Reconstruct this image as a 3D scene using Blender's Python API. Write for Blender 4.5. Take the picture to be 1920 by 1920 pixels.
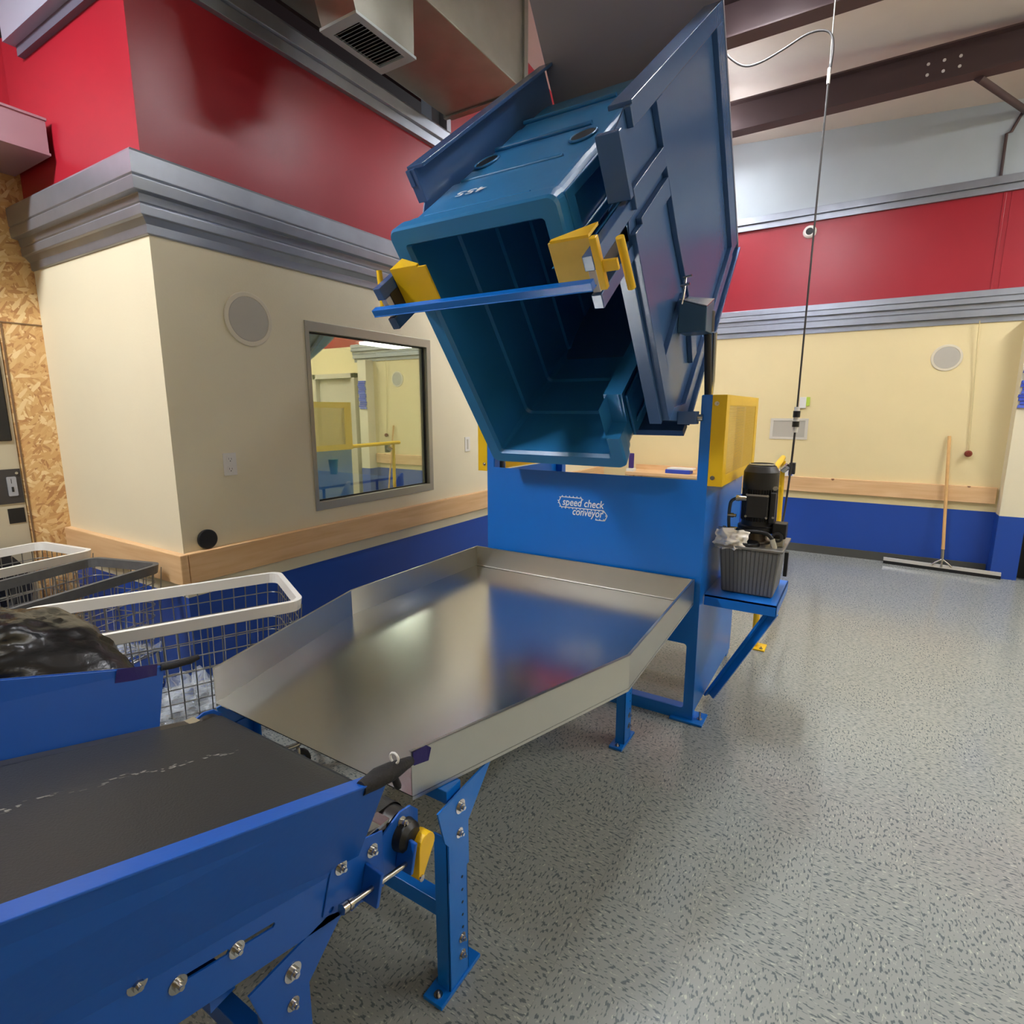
import bpy, bmesh, math, random
from mathutils import Vector, Matrix, noise
from mathutils.geometry import tessellate_polygon

S = bpy.context.scene
for o in list(bpy.data.objects): bpy.data.objects.remove(o)
COL = S.collection
rnd = random.Random(7)

# ------------------------------------------------------------------ camera
FOC = 1045.0; PIT = math.atan(191/1045.0); YAW = math.atan(660/1062.0)
cd = bpy.data.cameras.new('camera'); cam = bpy.data.objects.new('camera', cd); COL.objects.link(cam)
cd.sensor_width = 36; cd.lens = 36*FOC/1920; cd.clip_start = .02
cam.location = (0, 0, 1.58)
cam.rotation_euler = (math.pi/2-PIT, 0, YAW)
S.camera = cam
# ------------------------------------------------------------------ world, exposure
wd = bpy.data.worlds.new('world'); S.world = wd; wd.use_nodes = True
wd.node_tree.nodes['Background'].inputs[0].default_value = (.8, .85, .9, 1)
wd.node_tree.nodes['Background'].inputs[1].default_value = .4
S.view_settings.view_transform = 'Standard'; S.view_settings.look = 'None'
S.view_settings.gamma = 1; S.view_settings.use_curve_mapping = False
S.view_settings.exposure = 2.5
# lamp strengths: (x, y, z, length along Y, strength)
LAMPS = [(-.80, 3.35, 4.22, 1.3, 38), (-3.05, -.25, 3.9, 1.2, 40), (2.6, 5.2, 4.0, 1.3, 22),
         (3.1, -.6, 4.0, 1.3, 8), (-.7, -2.2, 4.20, 1.3, 2), (2.9, 3.2, 4.0, 1.3, 12), (-1.6, 5.9, 4.25, 1.1, 18), (-2.9, -2.6, 4.2, 1.2, 6)]

# ------------------------------------------------------------------ materials
def lin(c):
    return tuple(((v/255)/12.92 if v/255 <= .04045 else ((v/255+.055)/1.055)**2.4) for v in c)+(1,)
MATS = {}
def mat(name, rgb, rough=.5, metal=0, spec=.5, bump=0, bscale=60, var=0, vscale=3, coat=0, rvar=0):
    if name in MATS: return MATS[name]
    m = bpy.data.materials.new(name); m.use_nodes = True; MATS[name] = m
    nt = m.node_tree; b = nt.nodes['Principled BSDF']
    b.inputs['Base Color'].default_value = lin(rgb)
    b.inputs['Roughness'].default_value = rough; b.inputs['Metallic'].default_value = metal
    b.inputs['Specular IOR Level'].default_value = spec; b.inputs['Coat Weight'].default_value = coat
    tc = nt.nodes.new('ShaderNodeTexCoord')
    if var or rvar:
        n = nt.nodes.new('ShaderNodeTexNoise'); n.inputs['Scale'].default_value = vscale; n.inputs['Detail'].default_value = 6
        nt.links.new(tc.outputs['Object'], n.inputs['Vector'])
        if var:
            r = nt.nodes.new('ShaderNodeMapRange'); r.inputs[1].default_value = .3; r.inputs[2].default_value = .7
            r.inputs[3].default_value = 1-var; r.inputs[4].default_value = 1+var
            nt.links.new(n.outputs[0], r.inputs[0])
            h = nt.nodes.new('ShaderNodeHueSaturation'); h.inputs['Color'].default_value = lin(rgb)
            nt.links.new(r.outputs[0], h.inputs['Value']); nt.links.new(h.outputs[0], b.inputs['Base Color'])
        if rvar:
            r2 = nt.nodes.new('ShaderNodeMapRange'); r2.inputs[1].default_value = .3; r2.inputs[2].default_value = .7
            r2.inputs[3].default_value = max(.02, rough-rvar); r2.inputs[4].default_value = rough+rvar
            nt.links.new(n.outputs[0], r2.inputs[0]); nt.links.new(r2.outputs[0], b.inputs['Roughness'])
    if bump:
        n2 = nt.nodes.new('ShaderNodeTexNoise'); n2.inputs['Scale'].default_value = bscale; n2.inputs['Detail'].default_value = 4
        nt.links.new(tc.outputs['Object'], n2.inputs['Vector'])
        bp = nt.nodes.new('ShaderNodeBump'); bp.inputs['Strength'].default_value = bump; bp.inputs['Distance'].default_value = .01
        nt.links.new(n2.outputs[0], bp.inputs['Height']); nt.links.new(bp.outputs[0], b.inputs['Normal'])
    return m

CREAM = mat('cream_paint', (222, 212, 182), .45, bump=.05, bscale=90, var=.015)
CREAMBK = mat('yellow_cream_paint', (226, 208, 158), .45, bump=.05, bscale=90, var=.015)
RED = mat('red_gloss_paint', (156, 28, 42), .36, bump=.06, bscale=5, var=.04)
REDBRT = RED
BLUEW = mat('blue_wainscot_paint', (28, 70, 158), .38, bump=.05, bscale=80)
PALEB = mat('pale_blue_insulation', (176, 186, 192), .7, bump=.2, bscale=4, var=.03)
CEILM = mat('white_ceiling_facing', (214, 202, 192), .7, bump=.25, bscale=3, var=.03)
DARKW = mat('dark_upper_wall', (52, 50, 54), .8)
STEELB = mat('primer_brown_steel', (74, 56, 56), .55, var=.06)
TRIMM = mat('brushed_aluminium_trim', (160, 165, 174), .38, metal=.75, var=.06, vscale=8)
BASEB = mat('dark_vinyl_baseboard', (74, 74, 70), .5)
STEEL = mat('stainless_sheet', (196, 196, 192), .21, metal=1, var=.01, vscale=2.5)
STEELSIDE = mat('stainless_edge', (204, 203, 196), .34, metal=1, var=.02, vscale=5)
GALV = mat('galvanized_duct', (142, 140, 128), .4, metal=.8, var=.08, vscale=6)
MBLUE = mat('machine_blue_enamel', (10, 110, 204), .3, spec=.5, bump=.03, bscale=50)
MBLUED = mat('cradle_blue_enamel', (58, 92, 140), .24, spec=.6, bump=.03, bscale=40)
CBLUE = mat('conveyor_blue_enamel', (12, 82, 172), .33, bump=.03, bscale=60)
TUBM = mat('blue_moulded_plastic', (44, 122, 178), .32, bump=.05, bscale=25, var=.05, vscale=4)
YEL = mat('safety_yellow_enamel', (238, 192, 22), .35, var=.03)
YELP = mat('worn_yellow_pad', (232, 198, 96), .45, var=.07, vscale=12)
BELT = mat('black_rubber_belt', (40, 40, 40), .4, bump=.1, bscale=200)
BLACK = mat('black_plastic', (20, 21, 23), .4)
BLACKM = mat('motor_black_paint', (38, 38, 40), .42, bump=.05, bscale=80)
CHROME = mat('zinc_hardware', (190, 188, 184), .22, metal=1)
WHITEP = mat('white_plastic', (222, 218, 210), .4, var=.03)
GRIM = mat('grey_plastic_rim', (84, 84, 84), .5, var=.15, vscale=25)
WIRE = mat('zinc_wire', (150, 150, 148), .3, metal=.9)
TANKM = mat('cast_aluminium', (122, 122, 120), .5, metal=.35, bump=.15, bscale=90, var=.06)
NAVY = mat('navy_tape', (38, 26, 100), .35, bump=.1, bscale=60)
CLOTHB = mat('black_tape', (26, 24, 24), .7, bump=.3, bscale=90)
BAG = mat('black_bin_liner', (16, 15, 14), .27, bump=.5, bscale=16, spec=.6)
RAG = mat('white_shop_rag', (252, 244, 230), .8)
SPKM = mat('speaker_grille', (186, 180, 166), .6, bump=.4, bscale=900)
SPKR = mat('speaker_ring', (214, 204, 180), .5)
OFFW = mat('office_wall', (222, 214, 176), .6)
OTAB = mat('office_table_top', (120, 124, 128), .5)
WOODP = mat('broom_pine', (214, 168, 108), .5, var=.06, vscale=20)
PURP = mat('purple_card', (60, 40, 110), .45)
LBLUE = mat('blue_paper', (40, 66, 172), .6, var=.08, vscale=20)
WHT = mat('white_ink', (235, 238, 240), .6)
GREENC = mat('green_cup', (74, 130, 84), .3)
DGLASS = mat('dark_glass', (24, 24, 26), .08)
DRYM = mat('dryer_panel', (196, 186, 160), .35, metal=.3)

def wood():
    m = bpy.data.materials.new('knotty_pine'); m.use_nodes = True; nt = m.node_tree; b = nt.nodes['Principled BSDF']
    b.inputs['Roughness'].default_value = .5
    tc = nt.nodes.new('ShaderNodeTexCoord'); mp = nt.nodes.new('ShaderNodeMapping'); mp.inputs['Scale'].default_value = (1, 1, 14)
    nt.links.new(tc.outputs['Object'], mp.inputs[0])
    n = nt.nodes.new('ShaderNodeTexNoise'); n.inputs['Scale'].default_value = 2.2; n.inputs['Detail'].default_value = 6; n.inputs['Distortion'].default_value = .6
    nt.links.new(mp.outputs[0], n.inputs['Vector'])
    cr = nt.nodes.new('ShaderNodeValToRGB'); e = cr.color_ramp.elements
    e[0].position = .3; e[0].color = lin((212, 168, 118)); e[1].position = .7; e[1].color = lin((226, 188, 140))
    nt.links.new(n.outputs[0], cr.inputs[0])
    v = nt.nodes.new('ShaderNodeTexVoronoi'); v.inputs['Scale'].default_value = 4.2
    nt.links.new(tc.outputs['Object'], v.inputs['Vector'])
    r = nt.nodes.new('ShaderNodeMapRange'); r.inputs[1].default_value = .045; r.inputs[2].default_value = .075; r.inputs[3].default_value = 1; r.inputs[4].default_value = 0
    nt.links.new(v.outputs['Distance'], r.inputs[0])
    mx = nt.nodes.new('ShaderNodeMix'); mx.data_type = 'RGBA'
    nt.links.new(r.outputs[0], mx.inputs[0]); nt.links.new(cr.outputs[0], mx.inputs[6]); mx.inputs[7].default_value = lin((120, 74, 44))
    nt.links.new(mx.outputs[2], b.inputs['Base Color'])
    return m
WOOD = wood()

def osb():
    m = bpy.data.materials.new('strand_board'); m.use_nodes = True; nt = m.node_tree; b = nt.nodes['Principled BSDF']; L = nt.links.new
    b.inputs['Roughness'].default_value = .6
    tc = nt.nodes.new('ShaderNodeTexCoord'); prev = None
    for k, (rot, sc) in enumerate(((.6, (1, 17, 60)), (-.8, (1, 14, 52)), (1.35, (1, 18, 66)), (-.15, (1, 13, 48)), (2.2, (1, 16, 60)))):
        mp = nt.nodes.new('ShaderNodeMapping'); mp.inputs['Rotation'].default_value = (rot, 0, 0); mp.inputs['Location'].default_value = (k*3, k*5, 0)
        L(tc.outputs['Object'], mp.inputs[0])
        m2 = nt.nodes.new('ShaderNodeMapping'); m2.inputs['Scale'].default_value = sc; L(mp.outputs[0], m2.inputs[0])
        v = nt.nodes.new('ShaderNodeTexVoronoi'); v.inputs['Scale'].default_value = 1; v.inputs['Randomness'].default_value = 1; L(m2.outputs[0], v.inputs['Vector'])
        sp = nt.nodes.new('ShaderNodeSeparateColor'); L(v.outputs['Color'], sp.inputs[0])
        cr = nt.nodes.new('ShaderNodeValToRGB'); e = cr.color_ramp.elements
        e[0].position = 0; e[0].color = lin((176, 124, 74)); e[1].position = 1; e[1].color = lin((232, 204, 150))
        x = e.new(.3); x.color = lin((204, 156, 98)); x = e.new(.7); x.color = lin((214, 172, 112))
        L(sp.outputs[0], cr.inputs[0])
        if prev is None: prev = cr.outputs[0]
        else:
            th = nt.nodes.new('ShaderNodeMath'); th.operation = 'GREATER_THAN'; th.inputs[1].default_value = .7; L(sp.outputs[1], th.inputs[0])
            mx = nt.nodes.new('ShaderNodeMix'); mx.data_type = 'RGBA'; L(th.outputs[0], mx.inputs[0]); L(prev, mx.inputs[6]); L(cr.outputs[0], mx.inputs[7]); prev = mx.outputs[2]
    L(prev, b.inputs['Base Color'])
    return m
OSB = osb()

def floor_mat():
    m = bpy.data.materials.new('speckled_vinyl_tile'); m.use_nodes = True; nt = m.node_tree; b = nt.nodes['Principled BSDF']
    L = nt.links.new
    tc = nt.nodes.new('ShaderNodeTexCoord')
    ck = nt.nodes.new('ShaderNodeTexChecker'); ck.inputs['Scale'].default_value = 1/.305
    L(tc.outputs['Object'], ck.inputs['Vector'])
    def streak(sx, sy, seed):
        out = []
        for (a, c) in ((sx, sy), (sy, sx)):
            mp = nt.nodes.new('ShaderNodeMapping'); mp.inputs['Scale'].default_value = (a, c, 1); mp.inputs['Location'].default_value = (seed, seed*2, seed)
            mp.inputs['Rotation'].default_value = (0, 0, .25)
            L(tc.outputs['Object'], mp.inputs[0])
            n = nt.nodes.new('ShaderNodeTexNoise'); n.inputs['Scale'].default_value = 1; n.inputs['Detail'].default_value = 1.5; n.inputs['Roughness'].default_value = .5
            L(mp.outputs[0], n.inputs['Vector']); out.append(n)
        mx = nt.nodes.new('ShaderNodeMix'); mx.data_type = 'FLOAT'
        L(ck.outputs['Fac'], mx.inputs[0]); L(out[0].outputs[0], mx.inputs[2]); L(out[1].outputs[0], mx.inputs[3])
        return mx.outputs[0]
    d = streak(52, 125, 0); w = streak(50, 130, 9)
    r1 = nt.nodes.new('ShaderNodeMapRange'); r1.inputs[1].default_value = .565; r1.inputs[2].default_value = .625; L(d, r1.inputs[0])
    r2 = nt.nodes.new('ShaderNodeMapRange'); r2.inputs[1].default_value = .62; r2.inputs[2].default_value = .70; L(w, r2.inputs[0])
    big = nt.nodes.new('ShaderNodeTexNoise'); big.inputs['Scale'].default_value = 1.3; L(tc.outputs['Object'], big.inputs['Vector'])
    base = nt.nodes.new('ShaderNodeMix'); base.data_type = 'RGBA'; base.inputs[6].default_value = lin((140, 145, 143)); base.inputs[7].default_value = lin((150, 152, 144)); L(big.outputs[0], base.inputs[0])
    m1 = nt.nodes.new('ShaderNodeMix'); m1.data_type = 'RGBA'; L(r2.outputs[0], m1.inputs[0]); L(base.outputs[2], m1.inputs[6]); m1.inputs[7].default_value = lin((178, 178, 166))
    m2 = nt.nodes.new('ShaderNodeMix'); m2.data_type = 'RGBA'; L(r1.outputs[0], m2.inputs[0]); L(m1.outputs[2], m2.inputs[6]); m2.inputs[7].default_value = lin((96, 104, 106))
    br = nt.nodes.new('ShaderNodeTexBrick'); br.offset = 0; br.inputs['Scale'].default_value = 1; br.inputs['Mortar Size'].default_value = .0012
    br.inputs['Brick Width'].default_value = .305; br.inputs['Row Height'].default_value = .305; br.inputs['Mortar Smooth'].default_value = .5
    L(tc.outputs['Object'], br.inputs['Vector'])
    br.inputs['Color1'].default_value = br.inputs['Color2'].default_value = (0, 0, 0, 1); br.inputs['Mortar'].default_value = (.35, .35, .35, 1)
    m3 = nt.nodes.new('ShaderNodeMix'); m3.data_type = 'RGBA'; L(br.outputs['Color'], m3.inputs[0]); L(m2.outputs[2], m3.inputs[6]); m3.inputs[7].default_value = lin((96, 100, 100))
    L(m3.outputs[2], b.inputs['Base Color'])
    rr = nt.nodes.new('ShaderNodeMapRange'); rr.inputs[3].default_value = .1; rr.inputs[4].default_value = .26; L(big.outputs[0], rr.inputs[0]); L(rr.outputs[0], b.inputs['Roughness'])
    b.inputs['Specular IOR Level'].default_value = .5
    n = nt.nodes.new('ShaderNodeTexNoise'); n.inputs['Scale'].default_value = 9; L(tc.outputs['Object'], n.inputs['Vector'])
    bp = nt.nodes.new('ShaderNodeBump'); bp.inputs['Strength'].default_value = .06; bp.inputs['Distance'].default_value = .01; L(n.outputs[0], bp.inputs['Height']); L(bp.outputs[0], b.inputs['Normal'])
    return m
FLOORM = floor_mat()

def emis(name, rgb, s):
    m = bpy.data.materials.new(name); m.use_nodes = True; nt = m.node_tree; nt.nodes.clear()
    e = nt.nodes.new('ShaderNodeEmission'); e.inputs[0].default_value = lin(rgb); e.inputs[1].default_value = s
    o = nt.nodes.new('ShaderNodeOutputMaterial'); nt.links.new(e.outputs[0], o.inputs[0]); return m

def glassmat():
    m = bpy.data.materials.new('one_way_glass'); m.use_nodes = True; nt = m.node_tree; nt.nodes.clear()
    g = nt.nodes.new('ShaderNodeBsdfGlossy'); g.inputs['Roughness'].default_value = 0; g.inputs[0].default_value = (.9, .93, .82, 1)
    t = nt.nodes.new('ShaderNodeBsdfTransparent'); t.inputs[0].default_value = (.8, .86, .8, 1)
    x = nt.nodes.new('ShaderNodeMixShader'); x.inputs[0].default_value = .55
    o = nt.nodes.new('ShaderNodeOutputMaterial'); nt.links.new(t.outputs[0], x.inputs[1]); nt.links.new(g.outputs[0], x.inputs[2]); nt.links.new(x.outputs[0], o.inputs[0]); return m
GLASS = glassmat()

def perfmat():
    m = bpy.data.materials.new('perforated_yellow_sheet'); m.use_nodes = True; nt = m.node_tree; L = nt.links.new
    b = nt.nodes['Principled BSDF']; b.inputs['Base Color'].default_value = lin((226, 186, 60)); b.inputs['Roughness'].default_value = .4
    tc = nt.nodes.new('ShaderNodeTexCoord'); sp = nt.nodes.new('ShaderNodeSeparateXYZ'); L(tc.outputs['Object'], sp.inputs[0])
    def M(op, a, bb=None):
        n = nt.nodes.new('ShaderNodeMath'); n.operation = op
        for i, q in enumerate((a, bb)):
            if q is None: continue
            if isinstance(q, (int, float)): n.inputs[i].default_value = q
            else: L(q, n.inputs[i])
        return n.outputs[0]
    P = .0085
    row = M('DIVIDE', sp.outputs[2], P*.87); ri = M('FLOOR', row); fz = M('SUBTRACT', M('FRACT', row), .5)
    off = M('MULTIPLY', M('MODULO', ri, 2), .5)
    fy = M('SUBTRACT', M('FRACT', M('ADD', M('DIVIDE', sp.outputs[1], P), off)), .5)
    d = M('ADD', M('MULTIPLY', fy, fy), M('MULTIPLY', fz, fz))
    hole = M('LESS_THAN', d, .1)
    t = nt.nodes.new('ShaderNodeBsdfTransparent'); x = nt.nodes.new('ShaderNodeMixShader')
    L(hole, x.inputs[0]); L(b.outputs[0], x.inputs[1]); L(t.outputs[0], x.inputs[2]); L(x.outputs[0], nt.nodes['Material Output'].inputs[0])
    return m
PERF = perfmat()

def plasticwrap():
    m = bpy.data.materials.new('clear_film'); m.use_nodes = True; nt = m.node_tree; b = nt.nodes['Principled BSDF']
    b.inputs['Base Color'].default_value = (.8, .85, .9, 1); b.inputs['Roughness'].default_value = .12
    t = nt.nodes.new('ShaderNodeBsdfTransparent'); x = nt.nodes.new('ShaderNodeMixShader'); x.inputs[0].default_value = .75
    nt.links.new(b.outputs[0], x.inputs[1]); nt.links.new(t.outputs[0], x.inputs[2]); nt.links.new(x.outputs[0], nt.nodes['Material Output'].inputs[0]); return m
FILM = plasticwrap()

# ------------------------------------------------------------------ mesh builder
class MB:
    def __init__(s, T=None): s.v = []; s.f = []; s.sm = []; s.T = T
    def add(s, vs, fs, smooth=False):
        b = len(s.v)
        for p in vs: s.v.append(Vector(s.T(*p)) if s.T else Vector(p))
        for f in fs: s.f.append([b+i for i in f]); s.sm.append(smooth)
        return s
    def box(s, a, b):
        x0, y0, z0 = a; x1, y1, z1 = b
        vs = [(x0,y0,z0),(x1,y0,z0),(x1,y1,z0),(x0,y1,z0),(x0,y0,z1),(x1,y0,z1),(x1,y1,z1),(x0,y1,z1)]
        return s.add(vs, [(0,3,2,1),(4,5,6,7),(0,1,5,4),(1,2,6,5),(2,3,7,6),(3,0,4,7)])
    def hexa(s, lo, hi):      # two matching loops
        n = len(lo); fs = [tuple(range(n))[::-1], tuple(range(n, 2*n))]
        for i in range(n): j = (i+1) % n; fs.append((i, j, n+j, n+i))
        return s.add(list(lo)+list(hi), fs)
    def plate(s, poly, axis, a, b, holes=()):   # polygon with holes extruded along axis between a and b
        loops = [list(poly)]+[list(h) for h in holes]
        flat = [p for l in loops for p in l]; n = len(flat)
        def m3(p, t):
            return {'x': (t, p[0], p[1]), 'y': (p[0], t, p[1]), 'z': (p[0], p[1], t)}[axis]
        tris = tessellate_polygon([[Vector((p[0], p[1], 0)) for p in l] for l in loops])
        vs = [m3(p, a) for p in flat]+[m3(p, b) for p in flat]
        fs = [tuple(t) for t in tris]+[tuple(i+n for i in reversed(t)) for t in tris]
        k = 0
        for l in loops:
            for i in range(len(l)):
                j = (i+1) % len(l); fs.append((k+i, k+j, n+k+j, n+k+i))
            k += len(l)
        return s.add(vs, fs)
    def tube(s, pts, r, n=8, closed=False, caps=True):
        pts = [Vector(p) for p in pts]; m = len(pts); rings = []; up = None
        for i, p in enumerate(pts):
            if closed: t = (pts[(i+1) % m]-pts[i-1])
            else: t = pts[min(i+1, m-1)]-pts[max(i-1, 0)]
            t.normalize()
            if up is None: up = Vector((0, 0, 1)) if abs(t.z) < .9 else Vector((1, 0, 0))
            a = up-t*up.dot(t)
            if a.length < 1e-4: a = t.orthogonal()
            a.normalize(); up = a; b = t.cross(a)
            rr = r[i] if isinstance(r, (list, tuple)) else r
            rings.append([p+(a*math.cos(2*math.pi*k/n)+b*math.sin(2*math.pi*k/n))*rr for k in range(n)])
        vs = [q for R in rings for q in R]; fs = []
        for i in range(m if closed else m-1):
            j = (i+1) % m
            for k in range(n): l = (k+1) % n; fs.append((i*n+k, i*n+l, j*n+l, j*n+k))
        s.add(vs, fs, True)
        if not closed and caps: s.add(rings[0]+rings[-1], [tuple(range(n))[::-1], tuple(range(n, 2*n))])
        return s
    def cyl(s, p0, p1, r0, r1=None, n=20):
        return s.tube([p0, p1], [r0, r0 if r1 is None else r1], n)
    def lathe(s, c, ax, prof, n=32):   # prof: (distance along axis, radius)
        ax = Vector(ax).normalized(); a = ax.orthogonal().normalized(); b = ax.cross(a); c = Vector(c)
        for (h0, r0), (h1, r1) in zip(prof, prof[1:]):
            vs = [c+ax*h+(a*math.cos(2*math.pi*k/n)+b*math.sin(2*math.pi*k/n))*r for h, r in ((h0, r0), (h1, r1)) for k in range(n)]
            s.add(vs, [(k, (k+1) % n, n+(k+1) % n, n+k) for k in range(n)], abs(h1-h0) > 1e-6)
        return s
    def hexbolt(s, c, ax, r=.008, h=.007):
        ax = Vector(ax).normalized(); c = Vector(c)
        s.cyl(c, c+ax*.002, r*1.75, n=16); s.cyl(c+ax*.002, c+ax*(h+.002), r, n=6); return s.cyl(c+ax*(h+.002), c+ax*(h+.008), r*.5, n=8)
    def sweep_box(s, pts, w, h):       # flat bar following points, w horizontal, h vertical
        pts = [Vector(p) for p in pts]; L = []
        for i, p in enumerate(pts):
            t = pts[min(i+1, len(pts)-1)]-pts[max(i-1, 0)]; t.normalize()
            sd = t.cross(Vector((0, 0, 1)))
            sd = sd.normalized() if sd.length > 1e-4 else Vector((1, 0, 0)); up = sd.cross(t)
            L.append([p-sd*w/2-up*h/2, p+sd*w/2-up*h/2, p+sd*w/2+up*h/2, p-sd*w/2+up*h/2])
        for a, b in zip(L, L[1:]): s.hexa(a, b)
        return s
    def build(s, name, m, parent=None, base=None, bevel=0, seg=2, subd=0, **tags):
        if parent is not None: base = BASES[parent.name]['_b']
        if base is None: base = Vector((0, 0, 0))
        base = Vector(base)
        me = bpy.data.meshes.new(name); me.from_pydata([v-base for v in s.v], [], s.f)
        me.polygons.foreach_set('use_smooth', s.sm)
        bm = bmesh.new(); bm.from_mesh(me)
        bmesh.ops.remove_doubles(bm, verts=bm.verts, dist=1e-5) if s.__dict__.get('weld') else None
        bmesh.ops.recalc_face_normals(bm, faces=bm.faces); bm.to_mesh(me); bm.free()
        me.materials.append(m)
        o = bpy.data.objects.new(name, me); COL.objects.link(o)
        if parent is not None: o.parent = parent
        else: o.location = base
        BASES[o.name] = {'_b': base}
        if bevel:
            b = o.modifiers.new('bevel', 'BEVEL'); b.width = bevel; b.segments = seg; b.limit_method = 'ANGLE'; b.angle_limit = math.radians(40)
        if subd:
            b = o.modifiers.new('sub', 'SUBSURF'); b.levels = subd; b.render_levels = subd
        for k, v in tags.items(): o[k] = v
        return o
BASES = {}
def thing(name, loc, label, category, group=None):
    o = bpy.data.objects.new(name, None); COL.objects.link(o); o.location = loc; o['label'] = label; o['category'] = category
    o.empty_display_size = .1
    if group: o['group'] = group
    BASES[o.name] = {'_b': Vector(loc)}
    return o
def bolts(lst, ax, r, h, parent, name='bolt'):
    for p in lst: MB().hexbolt(p, ax, r, h).build(name, CHROME, parent)
def struct(mb, name, m, **k): return mb.build(name, m, kind='structure', **k)
def copy_tree(o, off, parent=None):
    c = o.copy(); COL.objects.link(c)
    if parent is None: c.location = o.location+Vector(off)
    else: c.parent = parent
    for ch in [x for x in bpy.data.objects if x.parent == o]: copy_tree(ch, off, c)
    return c
def smooth(P, n=8):
    P = [Vector(p) for p in P]; Q = [P[0]*2-P[1]]+P+[P[-1]*2-P[-2]]; out = []
    for i in range(1, len(Q)-2):
        a, b, c, d = Q[i-1:i+3]
        for k in range(n):
            t = k/n; out.append(.5*((2*b)+(c-a)*t+(2*a-5*b+4*c-d)*t*t+(3*b-a-3*c+d)*t**3))
    return out+[P[-1]]
def circ(cx, cy, r, n=16): return [(cx+r*math.cos(2*math.pi*k/n), cy+r*math.sin(2*math.pi*k/n)) for k in range(n)]
def rrect(x0, y0, x1, y1, r, n=5):
    P = []
    for cx, cy, a in ((x1-r, y1-r, 0), (x0+r, y1-r, 90), (x0+r, y0+r, 180), (x1-r, y0+r, 270)):
        for k in range(n+1):
            t = math.radians(a+90*k/n); P.append((cx+r*math.cos(t), cy+r*math.sin(t)))
    return P

# ================================================================== SETTING
CZ = lambda x, y=6.97: 4.32-.068*x+.10*(6.97-y)
struct(MB().box((-7.6, -4.6, -.1), (4.6, 7.2, 0)), 'floor', FLOORM)
m = MB().hexa([(-7.6, -4.6, CZ(-7.6, -4.6)), (4.6, -4.6, CZ(4.6, -4.6)), (4.6, 7.2, CZ(4.6, 7.2)), (-7.6, 7.2, CZ(-7.6, 7.2))],
              [(-7.6, -4.6, CZ(-7.6, -4.6)+.1), (4.6, -4.6, CZ(4.6, -4.6)+.1), (4.6, 7.2, CZ(4.6, 7.2)+.1), (-7.6, 7.2, CZ(-7.6, 7.2)+.1)])
struct(m, 'ceiling', CEILM)
# left wall (X = -2.92) with the pane opening
WX = -2.92
yw0, yw1, zw0, zw1 = 2.32, 3.485, .943, 2.115
m = MB().plate([(1.48, .608), (7.0, .608), (7.0, 2.72), (1.48, 2.72)], 'x', WX-.12, WX, holes=[[(yw0, zw0), (yw1, zw0), (yw1, zw1), (yw0, zw1)]])
struct(m, 'wall_left', CREAM)
struct(MB().box((WX-.12, 1.48, 0), (WX, 7.0, .608)), 'wall_left_wainscot', BLUEW)
struct(MB().plate([(1.48, 2.72), (7, 2.72), (7, 4.54), (3.74, 4.84), (3.74, 3.6), (1.48, 3.6)], 'x', WX-.12, WX), 'wall_left_upper', RED)
# return face
struct(MB().box((-4.26, 1.48, .608), (WX-.12, 1.6, 2.72)).box((WX-.12, 1.48, .608), (WX-.119, 1.6, 2.72)), 'wall_left_return', CREAM)
struct(MB().box((-4.26, 1.48, 0), (WX-.12, 1.6, .608)), 'wall_left_return_wainscot', BLUEW)
struct(MB().box((-4.26, 1.48, 2.72), (WX-.12, 1.6, 3.6)), 'wall_left_return_upper', REDBRT)
# crown trim round the corner: profile (projection, z)
def corner_trim(prof, name, x_end, y_end, proj0=0):
    path = lambda p: [(x_end, 1.48-p), (WX+p, 1.48-p), (WX+p, y_end)]
    mb = MB(); n = len(prof)
    loops = [[(path(p)[i][0], path(p)[i][1], z) for (p, z) in prof] for i in range(3)]
    for a, b in zip(loops, loops[1:]):
        mb.add(a+b, [(k, (k+1) % n, n+(k+1) % n, n+k) for k in range(n)])
    mb.add(loops[0], [tuple(range(n))]); mb.add(loops[2], [tuple(range(n))])
    return struct(mb, name, TRIMM, bevel=.002)
CROWN = [(0, 2.385), (.012, 2.39), (.014, 2.43), (.035, 2.455), (.048, 2.46), (.05, 2.50), (.044, 2.506), (.05, 2.512), (.055, 2.545), (.085, 2.55), (.09, 2.60), (.082, 2.606), (.09, 2.612), (.092, 2.70), (.086, 2.712), (0, 2.712)]
corner_trim(CROWN, 'trim_1', -4.30, 7.0)
TOP = [(0, 3.505), (.03, 3.51), (.034, 3.565), (.028, 3.57), (.05, 3.576), (.055, 3.64), (.05, 3.655), (0, 3.655), (-.12, 3.655), (-.12, 3.60), (0, 3.60)]
mb = MB(); n = len(TOP)
A = [(WX+p, 1.47, z) for p, z in TOP]; B = [(WX+p, 3.72, z) for p, z in TOP]
mb.add(A+B, [(k, (k+1) % n, n+(k+1) % n, n+k) for k in range(n)]); mb.add(A, [tuple(range(n))]); mb.add(B, [tuple(range(n))])
mb.box((WX-.12, 3.69, 3.655), (WX+.05, 3.74, 4.82)); mb.box((WX-.12, 3.60, 3.655), (WX-.02, 3.69, 4.82))
struct(mb, 'trim_2', TRIMM, bevel=.002)
struct(MB().box((-4.0, 1.40, 3.47), (WX+.02, 1.6, 3.85)), 'trim_3', mat('pale_painted_trim', (150, 156, 170), .5))
struct(MB().box((-3.98, 1.45, 3.42), (WX, 1.5, 3.47)), 'trim_shade_strip', mat('painted_trim_shade', (92, 92, 106), .5))  # shadow below the trim, put into the strip's dark colour
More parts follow.
